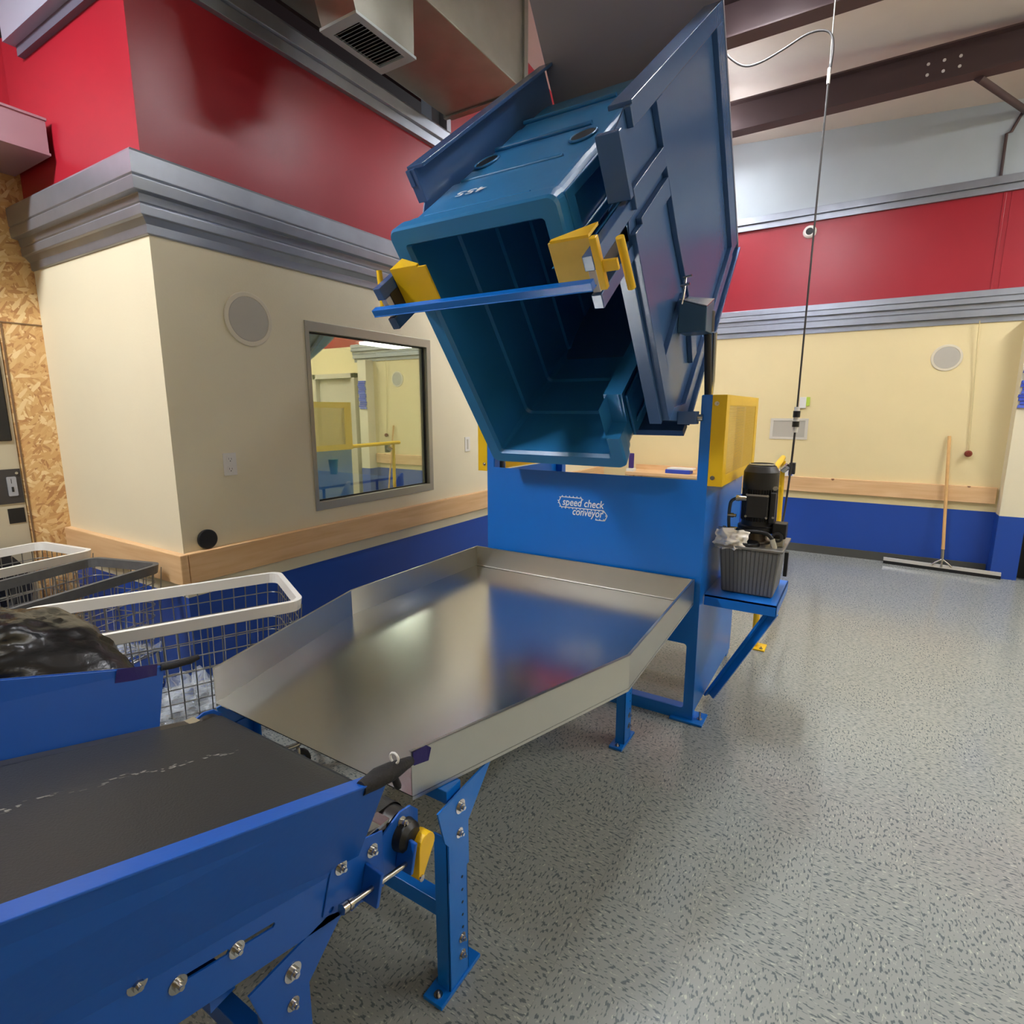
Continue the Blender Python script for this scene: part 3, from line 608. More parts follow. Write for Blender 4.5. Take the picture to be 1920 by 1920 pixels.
# ================================================================== CRADLE (tilted)
TH = math.radians(38.3); cu = Vector((0, -math.sin(TH), math.cos(TH))); cdv = Vector((0, math.cos(TH), math.sin(TH)))
O0 = Vector((0, 2.70, 1.27))
W = lambda X, u, d: Vector((X, 0, 0))+O0+cu*u+cdv*d
def side(s):
    X0 = -.745 if s > 0 else -1.73; X = lambda q: X0+s*q      # q>0 outward
    poly = [(.11, .27), (.30, .045), (1.14, .045), (1.27, .10)]+([(1.45, .06), (1.49, .23)] if s > 0 else [(1.36, .21), (1.49, .21)])+[ (1.49, 1.65), (.33, 1.65)]
    def P(pl, a, b, holes=(), m_=MBLUED, name='side_plate', bevel=0):
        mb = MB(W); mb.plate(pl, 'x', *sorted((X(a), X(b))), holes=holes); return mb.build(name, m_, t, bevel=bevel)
    pl = P(poly, -.03, -.024)
    def st(pl_, nm='stiffener', a=-.024, b=.0):
        mb = MB(W); mb.plate(pl_, 'x', *sorted((X(a), X(b)))); mb.build(nm, MBLUED, pl, bevel=.003)
    st([(1.425, .2), (1.49, .2), (1.49, 1.65), (1.425, 1.65)])
    st([(.36, 1.50), (1.425, 1.50), (1.425, 1.65), (.36, 1.65)])
    st([(.30, .49), (.62, .57), (.91, .52), (1.425, .48), (1.425, .56), (.91, .60), (.62, .65), (.30, .58)])
    st([(.13, .25), (.30, .045), (.30, .14), (.20, .30), (.405, 1.5), (.34, 1.5)])
    st([(.30, .045), (1.14, .045), (1.14, .13), (.30, .14)])
    st([(.50, .14), (.58, .14), (.66, .52), (.58, .55)])
    st([(1.09, .13), (1.16, .13), (1.16, .50), (1.09, .50)]); st([(1.20, .10), (1.27, .10), (1.27, .50), (1.20, .50)])
    # inner flange along the front
    mb = MB(W); mb.box((min(X(-.03), X(-.085)), .30, .02), (max(X(-.03), X(-.085)), 1.12, .045)); mb.build('front_flange', MBLUED, t, bevel=.002)
    mb = MB(W); mb.box((min(X(0), X(-.085 if s > 0 else -.045)), 1.25 if s > 0 else 1.36, .06 if s > 0 else .205), (max(X(0), X(-.085 if s > 0 else -.045)), 1.46 if s > 0 else 1.49, .09 if s > 0 else .225)); mb.build('front_flange', MBLUED, t, bevel=.002)
    mb = MB(W); mb.box((min(X(0), X(-.085)), 1.485, .22), (max(X(0), X(-.085)), 1.50, 1.66)); mb.build('top_flange', MBLUED, t, bevel=.002)
    # clamp arm: two channels with slot
    ys = sorted((X(-.055), X(-.018)))
    arm = MB(W).box((ys[0], 1.185, -.30), (ys[1], 1.235, .14)).box((ys[0], 1.055, -.30), (ys[1], 1.105, .14)).build('clamp_arm', MBLUED, t, bevel=.003)
    yi = sorted((X(-.058), X(-.05)))
    MB(W).box((yi[0], 1.10, -.26), (yi[1], 1.19, .1)).build('slide_plate', mat('slide_dark', (60, 56, 50), .4, metal=.5), arm)
    MB(W).box((ys[0]+.006, 1.108, -.29), (ys[1]-.004, 1.182, -.255)).build('slide_block', WHITEP, arm, bevel=.002)
    # yellow pad
    p0, p1 = sorted((X(-.06), X(-.21 if s > 0 else -.24)))
    pad = MB(W).box((p0, 1.10, -.205), (p1, 1.255, -.195)).build('rim_clamp', YELP if s > 0 else YEL, t, bevel=.002)
    mb = MB(W); xa, xb = X(-.06), X(-.20)
    mb.hexa([(xa, 1.252, -.205), (xb, 1.252, -.205), (xb, 1.252, -.19), (xa, 1.252, -.11)], [(xa, 1.262, -.205), (xb, 1.262, -.205), (xb, 1.262, -.19), (xa, 1.262, -.11)])
    mb.build('clamp_flange', YEL, pad)
    # H handle outside
    if s > 0:
        mb = MB(W); q = sorted((X(-.002), X(.022))); mb.box((q[0], 1.135, -.335), (q[1], 1.30, -.312)); hd = mb.build('handle_bar', YEL, t, bevel=.003)
        MB(W).box((min(X(.022), X(.07)), 1.19, -.33), (max(X(.022), X(.07)), 1.225, -.316)).build('bridge', YEL, hd, bevel=.002)
        MB().cyl(W(X(.075), 1.10, -.27), W(X(.075), 1.27, -.285), .0135, n=16).build('handle_tube', YEL, t)
    else:
        MB().cyl(W(X(.0), 1.12, -.29), W(X(.0), 1.265, -.20), .0115, n=16).build('handle_tube', YEL, t)
side(1); side(-1)
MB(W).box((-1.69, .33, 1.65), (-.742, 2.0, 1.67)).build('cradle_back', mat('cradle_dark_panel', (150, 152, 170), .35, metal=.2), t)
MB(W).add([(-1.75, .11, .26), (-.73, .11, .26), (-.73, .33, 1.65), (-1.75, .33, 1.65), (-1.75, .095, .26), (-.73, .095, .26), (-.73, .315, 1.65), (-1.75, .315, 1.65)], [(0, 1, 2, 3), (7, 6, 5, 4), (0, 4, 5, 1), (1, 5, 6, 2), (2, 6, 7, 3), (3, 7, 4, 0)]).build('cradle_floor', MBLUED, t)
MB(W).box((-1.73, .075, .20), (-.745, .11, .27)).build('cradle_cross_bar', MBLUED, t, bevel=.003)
b = MB(W).box((-1.745, 1.132, -.33), (-.775, 1.162, -.30)).box((-1.745, 1.132, -.332), (-.775, 1.136, -.29)).build('retaining_bar', MBLUE, t, bevel=.003)
# limit box
q = t
bz = W(-.69, .52, .66)
MB().hexa([(-.744, 2.60, 1.92), (-.62, 2.60, 1.92), (-.62, 2.73, 1.92), (-.744, 2.73, 1.92)], [(-.744, 2.60, 2.06), (-.62, 2.60, 2.02), (-.62, 2.73, 2.07), (-.744, 2.73, 2.09)]).build('switch_housing', mat('housing_blue_grey', (60, 92, 120), .35, metal=.3), q, bevel=.004); q = bpy.data.objects['switch_housing']
MB().hexa([(-.742, 2.60, 2.062), (-.62, 2.60, 2.022), (-.62, 2.73, 2.072), (-.742, 2.73, 2.092)], [(-.742, 2.60, 2.066), (-.62, 2.60, 2.026), (-.62, 2.73, 2.076), (-.742, 2.73, 2.096)]).build('lid', CHROME, q)
MB().tube([(-.73, 2.60, 2.04), (-.725, 2.61, 2.10), (-.73, 2.64, 2.16)], .006, 6).cyl((-.74, 2.60, 2.12), (-.70, 2.60, 2.125), .006, n=6).cyl((-.74, 2.63, 2.16), (-.70, 2.63, 2.165), .005, n=6).build('lever', CHROME, q)

# ================================================================== TUB
tb = thing('laundry_tub', W(-1.32, .7, .3), 'big blue moulded plastic bin tipped upside down in the cradle', 'bin')
TX0, TX1 = -1.70, -.945
uhi = lambda d: 1.36+.025*(d+.09); ulo = lambda d: .118-.03*(d+.09)
def ring(d, off, r, n=5, ins=0):
    return [(p[0], p[1], d) for p in rrect(TX0+off, ulo(d)+off, TX1-off, uhi(d)-off, r, n)]
def shell(rings, cutf=None, flip=False):
    mb = MB(W); n = len(rings[0]); vs = [p for R in rings for p in R]; fs = []
    for i in range(len(rings)-1):
        for k in range(n):
            l = (k+1) % n; f = (i*n+k, i*n+l, (i+1)*n+l, (i+1)*n+k)
            if cutf:
                c = [sum(vs[j][q] for j in f)/4 for q in range(3)]
                if cutf(*c): continue
            fs.append(f)
    mb.add(vs, fs, False); return mb
# dense ring points: build by subdividing the straight sides so the right wall can be cut
def dring(d, off, r):
    x0, x1, u0, u1 = TX0+off, TX1-off, ulo(d)+off, uhi(d)-off
    P = []
    cs = [(x1-r, u0+r, -90), (x1-r, u1-r, 0), (x0+r, u1-r, 90), (x0+r, u0+r, 180)]
    us = [.21, .30, .45, .60, .75, .90, 1.05, 1.12, 1.2]
    for i, (cx, cy, a) in enumerate(cs):
        for k in range(6):
            tt = math.radians(a+18*k); P.append((cx+r*math.cos(tt), cy+r*math.sin(tt), d))
        if i == 0:
            for u in us: P.append((x1, u, d))
    return P
OUT = [(-.09, 0), (-.075, -.006), (-.02, -.006), (-.005, .003), (.03, .006), (.045, .014), (.20, .016), (.37, .017), (.385, .026), (.56, .026), (.70, .026), (.715, .034), (1.04, .034), (1.055, .04), (1.28, .04), (1.40, .045), (1.46, .06), (1.49, .10)]
INN = [(-.09, .058), (-.07, .068), (.24, .072), (.255, .082), (.53, .084), (.545, .094), (.70, .095), (.84, .096), (.855, .106), (1.14, .108), (1.155, .118), (1.38, .13), (1.43, .19)]
def cutf(x, u, d):
    if x < TX1-.14: return False
    if u > 1.12 or u < .21: return False
    if d > .71: return False
    if u < .30: return d < -.03 and False
    if u < .45: return d < .03
    return True
outr = [dring(d, o_, .035 if d < -.03 else .05) for d, o_ in OUT]; inr = [dring(d, o_, .015 if d < 0 else .035) for d, o_ in INN]
mb = shell(outr, cutf); mb.add(outr[-1], [tuple(range(len(outr[-1])))])
for i in range(len(mb.sm)): pass
TO = mb.build('shell', TUBM, tb, bevel=.004)
mb = shell(inr, cutf); mb.add(inr[-1], [tuple(range(len(inr[-1])))])
mb.build('inner_shell', TUBM, tb, bevel=.005)
# rim face joining outer and inner
mb = MB(W); a, b_ = outr[0], inr[0]; n = len(a); fs = []
for k in range(n):
    l = (k+1) % n
    c = ((a[k][0]+a[l][0])/2, (a[k][1]+a[l][1])/2)
    if c[0] > TX1-.01 and .30 < c[1] < 1.12: continue
    fs.append((k, l, n+l, n+k))
mb.add(a+b_, fs); rim = mb.build('rim', TUBM, tb, bevel=.006)
# cut edge of the right wall (closing strips)
xo, xi = TX1-.008, TX1-.086
mb = MB(W)
E_ = [(.30, -.09), (.30, .03), (.45, .045), (.45, .70), (1.12, .70), (1.12, -.09)]
for (u0, d0), (u1, d1) in zip(E_, E_[1:]):
    mb.add([(xo+.012, u0, d0), (xo+.012, u1, d1), (xi, u1, d1), (xi, u0, d0)], [(0, 1, 2, 3)])
mb.build('cutaway_edge', TUBM, tb, bevel=.004)
# raised ribs on the outside top face and panels on the right wall
for d0 in (.05, .38, .73, 1.07):
    mb = MB(); z = [W(TX0+.10, uhi(d0)-.018, d0), W(TX1-.16, uhi(d0)-.018, d0)]
    mb.tube([z[0], z[1]], .010, 8); mb.build('rib', TUBM, tb)
mb = MB(W)
for a0, a1, b0, b1 in ((.16, .40, .10, .62),):
    mb.plate([(a0, b0), (a1, b0), (a1, b1), (a0, b1)], 'x', TX1-.012, TX1+.002, holes=[[(a0+.05, b0+.05), (a1-.05, b0+.05), (a1-.05, b1-.05), (a0+.05, b1-.05)]])
mb.build('side_panel_frame', TUBM, tb, bevel=.005)
mb = MB(W)
mb.plate([(1.14, .0), (1.34, .0), (1.34, 1.3), (1.14, 1.3)], 'x', TX1-.012, TX1+.0, holes=[[(1.18, .07), (1.30, .07), (1.30, .8), (1.18, .8)]])
mb.build('side_panel_frame', TUBM, tb, bevel=.005)
# grip holes: dark ovals sunk in the top face
for xc in (-1.585, -1.10):
    mb = MB(W)
    for rr, hh, mm in ((1.0, .0, 0),):
        P = [(xc+.055*math.cos(a)*1.0, .60+.07*math.sin(a)) for a in [2*math.pi*k/28 for k in range(28)]]
    ou = uhi(.6)-.020
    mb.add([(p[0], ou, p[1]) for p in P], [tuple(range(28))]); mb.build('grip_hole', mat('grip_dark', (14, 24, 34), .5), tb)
    mb = MB(); mb.tube([W(p[0], ou-.002, p[1]) for p in P], .006, 6, closed=True); mb.build('grip_lip', TUBM, tb)
# number
fu = uhi(.18)-.0085
put_text('number', '455', .075, lambda a, b: W(-1.375-a, fu, .225-b*.9), WHT, tb, 0, .15)

# ================================================================== TRAY
t = thing('sorting_tray', (-1.27, 1.8, 0), 'stainless steel dumping tray tapering toward the belt conveyor', 'tray')
zf = lambda y: .625+(y-.93)*.012; zt = lambda y: .748+(y-.93)*.010
pr_ = [(-.872, .93), (-.60, 1.73), (-.625, 2.70), (-1.93, 2.70), (-1.955, 1.72), (-1.735, .93)]
MB().hexa([(x, y, zf(y)-.003) for x, y in pr_], [(x, y, zf(y)) for x, y in pr_]).build('pan', STEEL, t)
def wall3(a, b, nm='side_wall', lip=.010):
    (x0, y0), (x1, y1) = a, b; d = Vector((x1-x0, y1-y0, 0)).normalized(); nrm = Vector((-d.y, d.x, 0))
    mb = MB(); th = .003
    P = [Vector((x0, y0, zf(y0)-.012)), Vector((x1, y1, zf(y1)-.012)), Vector((x1, y1, zt(y1))), Vector((x0, y0, zt(y0)))]
    mb.hexa(P, [p+nrm*th for p in P])
    mb.hexa([P[3], P[2], P[2]+nrm*lip, P[3]+nrm*lip], [p+Vector((0, 0, -.003)) for p in (P[3], P[2], P[2]+nrm*lip, P[3]+nrm*lip)])
    return mb.build(nm, STEELSIDE, t)
wall3(pr_[0], pr_[1]); wall3(pr_[1], pr_[2]); wall3(pr_[2], pr_[3], 'back_wall'); wall3(pr_[3], pr_[4]); wall3(pr_[4], pr_[5])
# floor slope strip at the back (weld)
MB().hexa([(-1.925, 2.695, zf(2.7)), (-.628, 2.695, zf(2.7)), (-.628, 2.682, zf(2.7)+.001), (-1.925, 2.682, zf(2.7)+.001)], [(-1.925, 2.696, zf(2.7)+.003), (-.628, 2.696, zf(2.7)+.003), (-.628, 2.682, zf(2.7)+.002), (-1.925, 2.682, zf(2.7)+.002)]).build('back_fillet', STEELSIDE, t)
MB().plate([(-.874, .66), (-.873, .745)], 'y', .9, .91) if False else None
# tape
MB().hexa([(-.868, .932, .712), (-.855, .972, .708), (-.852, .980, .740), (-.858, .968, .750), (-.868, .932, .745)], [(-.865, .931, .712), (-.852, .971, .708), (-.849, .979, .740), (-.855, .967, .752), (-.865, .931, .748)]).build('navy_tape', NAVY, t)
def legset(y, xs, zt_, mtl, parent, gz=.12, gw=.20):
    for s, x in xs:
        xo_ = x; a, b = sorted((x, x-s*.005))
        L = MB(); L.box((a, y, .012), (b, y+.085, zt_-gz+.02)).box(*[(min(x, x-s*.045), y, .012), (max(x, x-s*.045), y+.005, zt_-gz)]).box(*[(min(x, x-s*.045), y+.08, .012), (max(x, x-s*.045), y+.085, zt_-gz)])
        leg = L.build('leg', mtl, parent, bevel=.0015)
        mb = MB(); q = sorted((x+s*.001, x+s*.006))
        mb.plate([(y-.04, zt_-.02), (y-.015, zt_-gz), (y+.0, zt_-gz-.02), (y, zt_-gz-.13), (y+.085, zt_-gz-.13), (y+.085, zt_-gz), (y+gw, zt_)], 'x', q[0], q[1])
        g = mb.build('gusset', mtl, leg)
        q1 = x+s*.006
        bolts([(q1, y+.05, zt_-.055)], (s, 0, 0), .011, .008, leg); bolts([(q1, y+.045, zt_-gz-.01), (x, y+.055, .14), (x, y+.055, .085)], (s, 0, 0), .008, .007, leg)
        hh = MB()
        for k in range(9): hh.cyl((x+s*.0005, y+.06, .17+k*.04), (x+s*.0012, y+.06, .17+k*.04), .004, n=8)
        hh.build('adjustment_holes', BLACK, leg)
        f = MB().box((min(x+s*.005, x-s*.06), y-.045, 0), (max(x+s*.005, x-s*.06), y+.135, .012)).build('foot_plate', mtl, leg, bevel=.002)
        MB().hexbolt((x-s*.025, y-.022, .012), (0, 0, 1), .007, .006).build('anchor_bolt', CHROME, f)
legset(.985, [(1, -.81), (-1, -1.76)], .61, MBLUE, t)
legset(2.33, [(1, -.82), (-1, -1.75)], .63, MBLUE, t)
MB().box((-1.755, 1.01, .20), (-.855, 1.05, .25)).build('cross_brace', MBLUE, t, bevel=.002)
MB().box((-1.755, 2.35, .20), (-.865, 2.39, .25)).build('cross_brace', MBLUE, t, bevel=.002)
MB().box((-1.75, 1.0, .575), (-.82, 1.06, .612)).build('bed_rail', MBLUE, t, bevel=.002); MB().box((-1.75, 2.34, .60), (-.83, 2.4, .63)).build('bed_rail', MBLUE, t, bevel=.002)

# ================================================================== CONVEYOR
cv = thing('belt_conveyor', (-1.27, -.2, 0), 'blue inclined belt conveyor with black belt in the foreground', 'conveyor')
zb = lambda y: .667-.26*(y-.713)
Y0 = -1.55; XN, XF = -.85, -1.69
Yb = .84
# belt
mb = MB(); pts = [(Y0, zb(Y0)), (Yb, zb(Yb))]
c = (Yb+.022, zb(Yb)-.055); r = .055
arc = [(c[0]+r*math.sin(a), c[1]+r*math.cos(a)) for a in [math.radians(14+k*15) for k in range(12)]]
prof = [(Y0, zb(Y0)), (Yb, zb(Yb))]+arc+[(Yb-.02, zb(Yb)-.112), (Y0, zb(Y0)-.112)]
mb.add([(XF+.045, y, z) for y, z in prof]+[(XN-.045, y, z) for y, z in prof], [(k, k+1, len(prof)+k+1, len(prof)+k) for k in range(len(prof)-1)], True)
mb.build('belt', BELT, cv)
MB().box((XF+.04, Yb-.3, .0), (XN-.04, Yb-.3, .0)) if False else None
MB().cyl((XF+.01, c[0], c[1]), (XN-.01, c[0], c[1]), r-.004, n=28).build('tail_roller', mat('dull_roller', (70, 68, 66), .4, metal=.7), cv)
# scuff line on the belt
mb = MB()
for k in range(220):
    y = .80-.0051*k+rnd.uniform(-.012, .012); x = -1.40-.0003*k+.010*math.sin(k*.21)+rnd.uniform(-.009, .009); l = rnd.uniform(.004, .016); w_ = rnd.uniform(.0008, .0035)
    if rnd.random() < .45+.35*math.sin(k*.37): continue
    mb.add([(x-w_, y, zb(y)+.0007), (x+w_, y+.002, zb(y+.002)+.0007), (x+w_*.6, y+l, zb(y+l)+.0007), (x-w_*.7, y+l, zb(y+l)+.0007)], [(0, 1, 2, 3)])
mb.build('scuff_marks', mat('belt_scuff', (120, 116, 108), .7), cv, kind='stuff')
# side panels
def side_panel(s, X, Xt, y1t, y1b):
    yy = [Y0, -.6, y1t]
    top = lambda y: (.805 if s > 0 else .818)-.312*(y-.776)
    fold = lambda y: .615-.26*(y-.70)
    bot = lambda y: .508-.26*(y-.70)
    mb = MB(); th = .004*s
    P = [(X, Y0, fold(Y0)), (X, y1b, fold(y1b)), (Xt, y1t, top(y1t)), (Xt, Y0, top(Y0))]
    mb.hexa(P, [(x-th, y, z) for x, y, z in P])
    a = MB(); fl = (.045 if s > 0 else -.012)*s
    a.hexa([(Xt-fl, Y0, top(Y0)-.006), (Xt+.001*s, Y0, top(Y0)-.002), (Xt+.001*s, y1t, top(y1t)-.002), (Xt-fl, y1t, top(y1t)-.003)], [(Xt-fl, Y0, top(Y0)-.003), (Xt+.001*s, Y0, top(Y0)+.003), (Xt+.001*s, y1t, top(y1t)+.003), (Xt-fl, y1t, top(y1t)-.003)])
    g = mb.build('guard_panel', CBLUE, cv, bevel=.0015)
    a.build('top_flange', CBLUE, g, bevel=.002)
    # lower channel with slots
    def slot(y, z, l):
        d = Vector((1, -.26)).normalized(); n_ = Vector((.26, 1)).normalized()*.005; p = Vector((y, z))
        return [tuple(p-n_), tuple(p+d*l-n_), tuple(p+d*(l+.003)), tuple(p+d*l+n_), tuple(p+n_)]
    H = [slot(.349+.01, .672, .075), slot(.447+.01, .645, .065)] if s > 0 else []
    q = sorted((X, X-.005*s))
    pl = MB().plate([(Y0, bot(Y0)), (.80, bot(.80)), (.80, fold(.80)+.0), (.72, fold(.72)+.012), (Y0, fold(Y0)+.012)], 'x', q[0]-.0, q[1], holes=H)
    q2 = sorted((X-.005*s, X-.045*s)); pl.hexa([(q2[0], Y0, bot(Y0)), (q2[1], Y0, bot(Y0)), (q2[1], .78, bot(.78)), (q2[0], .78, bot(.78))], [(q2[0], Y0, bot(Y0)+.004), (q2[1], Y0, bot(Y0)+.004), (q2[1], .78, bot(.78)+.004), (q2[0], .78, bot(.78)+.004)])
    ch = pl.build('side_channel', CBLUE, cv, bevel=.001)
    bolts([(X, .295, .728), (X, .349, .672), (X, .447, .645)], (s, 0, 0), .0085, .006, ch)
    # take-up bracket
    Xp = X+.004*s; q = sorted((X, Xp))
    pl = MB().plate([(.625, .552), (.66, .668), (.682, .672), (.80, .632), (.80, .50), (.745, .492)], 'x', q[0], q[1], holes=[circ(.647, .553, .006, 10)]).build('take_up_plate', CBLUE, cv, bevel=.0015)
    bolts([(Xp, .677, .632), (Xp, .765, .606)], (s, 0, 0), .009, .008, pl)
    for (y, z) in ((.728, .550), (.838, .545)):
        q3 = sorted((Xp, Xp+.05*s)); tb_ = MB()
        tb_.hexa([(q3[0], y-.005, z-.036), (q3[1], y-.005, z-.036), (q3[1], y+.004, z-.038), (q3[0], y+.004, z-.038)], [(q3[0], y+.014, z+.04), (q3[1], y+.014, z+.034), (q3[1], y+.023, z+.032), (q3[0], y+.023, z+.038)]); tb_.build('take_up_tab', CBLUE, pl, bevel=.002)
    R = MB(); R.cyl((Xp+.03*s, .655, .566), (Xp+.03*s, .855, .524), .0065, n=12); R.cyl((Xp+.03*s, .648, .568), (Xp+.03*s, .662, .565), .012, n=6); R.cyl((Xp+.03*s, .665, .564), (Xp+.03*s, .674, .562), .012, n=6)
    R.build('take_up_screw', CHROME, pl)
    # end arm with bearing and yellow cap
    q4 = sorted((X-.004*s, X+.002*s)); cy_, cz_ = c
    am = MB().plate([(.70, .50), (.80, .50), (.80, .49), (.87, .485), (cy_+.058, cz_-.02), (cy_+.06, cz_+.025), (cy_+.035, cz_+.052), (cy_, cz_+.058), (.80, .615), (.70, .64)], 'x', q4[0], q4[1]).build('end_arm', CBLUE, cv, bevel=.0015)
    MB().lathe((X+.002*s, cy_+.005, cz_-.005), (s, 0, 0), [(0, .04), (.02, .036), (.03, .026), (.034, .0001)], 24).build('bearing', BLACK, am)
    MB().hexbolt((X+.004*s, cy_+.0, cz_+.03), (s, 0, .3), .008, .012).build('bolt', CHROME, am)
    cc = [(cy_+.030+.028*math.cos(a), cz_-.028+.028*math.sin(a)) for a in [math.radians(-20+k*20) for k in range(11)]]+[(cy_-.003, cz_-.100), (cy_+.004, cz_-.112), (cy_+.012, cz_-.104)]
    q5 = sorted((X+.022*s, X+.056*s)); yc = MB().plate(cc, 'x', q5[0], q5[1]).build('yellow_cap', YEL, am, bevel=.002)
    MB().cyl((X+.056*s, cy_+.004, cz_-.10), (X+.06*s, cy_+.004, cz_-.10), .008, n=12).build('screw', CHROME, yc)
side_panel(1, XN, -.785, .765, .725)
side_panel(-1, XF, -1.735, .785, .725)
MB().plate([(XF+.05, .0), (XN-.05, .0)], 'z', 0, 1) if False else None
MB().hexa([(XF+.005, Y0, zb(Y0)-.02), (XN-.005, Y0, zb(Y0)-.02), (XN-.005, .82, zb(.82)-.02), (XF+.005, .82, zb(.82)-.02)], [(XF+.005, Y0, zb(Y0)-.004), (XN-.005, Y0, zb(Y0)-.004), (XN-.005, .82, zb(.82)-.004), (XF+.005, .82, zb(.82)-.004)]).build('slider_bed', mat('bed_steel', (120, 116, 110), .4, metal=.7), cv)
MB().box((XN-.044, .755, .632), (XN-.004, .83, .640)).build('corner_plate', CHROME, cv); MB().box((XF+.004, .755, .632), (XF+.044, .83, .640)).build('corner_plate', CHROME, cv)
# conveyor legs
legset(.50, [(1, -.856), (-1, -1.684)], .548, CBLUE, cv, .115, .21)
legset(-1.2, [(1, -.856), (-1, -1.684)], .99, CBLUE, cv, .115, .21)
MB().box((-1.68, .53, .20), (-.862, .57, .25)).build('cross_brace', CBLUE, cv, bevel=.002)
MB().sweep_box([(-1.66, .36, .52), (-.90, .44, .53)], .05, .04).build('cross_brace', CBLUE, cv)
MB().sweep_box([(-.88, .20, .60), (-.88, .52, .16)], .035, .06).build('diagonal_brace', CBLUE, cv)
# tapes and ties
MB().hexa([(-1.728, .64, .79), (-1.73, .755, .77), (-1.73, .765, .828), (-1.73, .66, .852)], [(-1.724, .64, .79), (-1.726, .755, .77), (-1.726, .765, .832), (-1.726, .66, .858)]).build('navy_tape', NAVY, cv)
MB().tube([(-1.73, .775, .815), (-1.73, .81, .808), (-1.728, .86, .805), (-1.725, .885, .808)], [.010, .011, .012, .009], 8).build('black_wrap', CLOTHB, cv)
MB().tube([(-.797, .70, .822), (-.797, .745, .818), (-.800, .79, .806), (-.815, .835, .786), (-.845, .895, .752)], [.015, .021, .020, .016, .012], 10).tube([(-.795, .79, .80), (-.79, .795, .775), (-.792, .80, .765)], .008, 6).build('black_wrap', CLOTHB, cv)
MB().tube([(-.80+.012*math.cos(a), .80, .832+.012*math.sin(a)) for a in [math.pi*k/6 for k in range(-2, 9)]], .0028, 6).build('white_tie', WHITEP, cv)

# ================================================================== POWER UNIT
t = thing('pump_shelf', (-.43, 3.03, .64), 'blue steel bracket shelf holding the hydraulic pump', 'shelf')
MB().box((-.597, 2.80, .655), (-.262, 3.27, .667)).box((-.597, 2.80, .61), (-.262, 2.806, .667)).box((-.268, 2.80, .61), (-.262, 3.27, .667)).build('plate', MBLUE, t, bevel=.002)
MB().sweep_box([(-.592, 3.0, .03), (-.30, 2.86, .615)], .045, .012).build('strut', MBLUE, t)
MB().sweep_box([(-.57, 3.0, .03), (-.278, 2.86, .615)], .012, .045).build('strut', MBLUE, t)
t = thing('hydraulic_power_unit', (-.42, 3.02, .667), 'black electric motor and pump on ribbed grey tank beside the tipping machine', 'pump')
PU = t
def taper(z0, z1, x0, x1, y0, y1, k):
    return [(x0+k, y0+k, z0), (x1-k, y0+k, z0), (x1-k, y1-k, z0), (x0+k, y1-k, z0)], [(x0, y0, z1), (x1, y0, z1), (x1, y1, z1), (x0, y1, z1)]
lo, hi = taper(.669, .905, -.556, -.278, 2.88, 3.19, .018); MB().hexa(lo, hi).build('tank', TANKM, t, bevel=.008)
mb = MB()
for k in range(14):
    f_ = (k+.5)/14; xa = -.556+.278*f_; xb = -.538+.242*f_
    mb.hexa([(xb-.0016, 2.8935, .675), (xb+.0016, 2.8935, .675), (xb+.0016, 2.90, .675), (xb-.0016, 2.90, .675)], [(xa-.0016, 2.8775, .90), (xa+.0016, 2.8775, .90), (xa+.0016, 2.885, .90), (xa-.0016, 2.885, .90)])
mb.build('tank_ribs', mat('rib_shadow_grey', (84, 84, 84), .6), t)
MB().box((-.578, 2.865, .905), (-.262, 3.21, .917)).build('tank_lid', mat('lid_steel', (150, 148, 144), .35, metal=.8), t, bevel=.002)
MB().box((-.262, 2.93, .78), (-.245, 2.96, .90)).build('sight_glass', BLACK, t, bevel=.002)
MX, MYY = -.41, 3.05
MB().lathe((MX, MYY, .97), (0, 0, 1), [(0, .03), (0, .09), (.012, .094), (.03, .094), (.035, .08), (.045, .078), (.06, .076), (.22, .076)], 40).build('motor_body', BLACKM, t)
mb = MB()
for k in range(40):
    a = 2*math.pi*k/40; ca, sa = math.cos(a), math.sin(a)
    mb.tube([(MX+.08*ca, MYY+.08*sa, 1.03), (MX+.08*ca, MYY+.08*sa, 1.19)], .0035, 4)
mb.build('cooling_fins', BLACKM, t)
MB().lathe((MX, MYY, 1.19), (0, 0, 1), [(0, .07), (0, .083), (.02, .084), (.085, .083), (.115, .067), (.118, .060), (.122, .058), (.122, .0001)], 40).build('fan_cowl', BLACKM, t)
MB().lathe((MX, MYY, 1.315), (0, 0, 1), [(-.004, .062), (.0, .0595), (.001, .054)], 40).build('cowl_trim', mat('tan_rim', (160, 150, 120), .4), t)
jb = MB().box((-.455, 2.935, 1.055), (-.355, 2.975, 1.165)).build('junction_box', BLACKM, t, bevel=.004)
MB().box((-.452, 2.934, 1.163), (-.358, 2.94, 1.172)).cyl((-.452, 2.932, 1.168), (-.452, 2.938, 1.168), .006, n=10).cyl((-.358, 2.932, 1.168), (-.358, 2.938, 1.168), .006, n=10).cyl((-.452, 2.932, 1.06), (-.452, 2.938, 1.06), .006, n=10).cyl((-.358, 2.932, 1.06), (-.358, 2.938, 1.06), .006, n=10).build('box_edge', CHROME, jb)
MB().cyl((-.456, 2.955, 1.145), (-.50, 2.955, 1.145), .013, n=12).cyl((-.49, 2.955, 1.145), (-.505, 2.955, 1.145), .016, n=6).build('cable_gland', CHROME, jb)
MB().box((-.35, 2.96, 1.03), (-.325, 3.0, 1.18)).build('side_rib', BLACKM, t, bevel=.003)
MB().cyl((-.33, 2.962, 1.205), (-.33, 2.955, 1.205), .011, n=16).cyl((-.33, 2.958, 1.06), (-.33, 2.954, 1.06), .006, n=10).build('eye_bolt', CHROME, t)
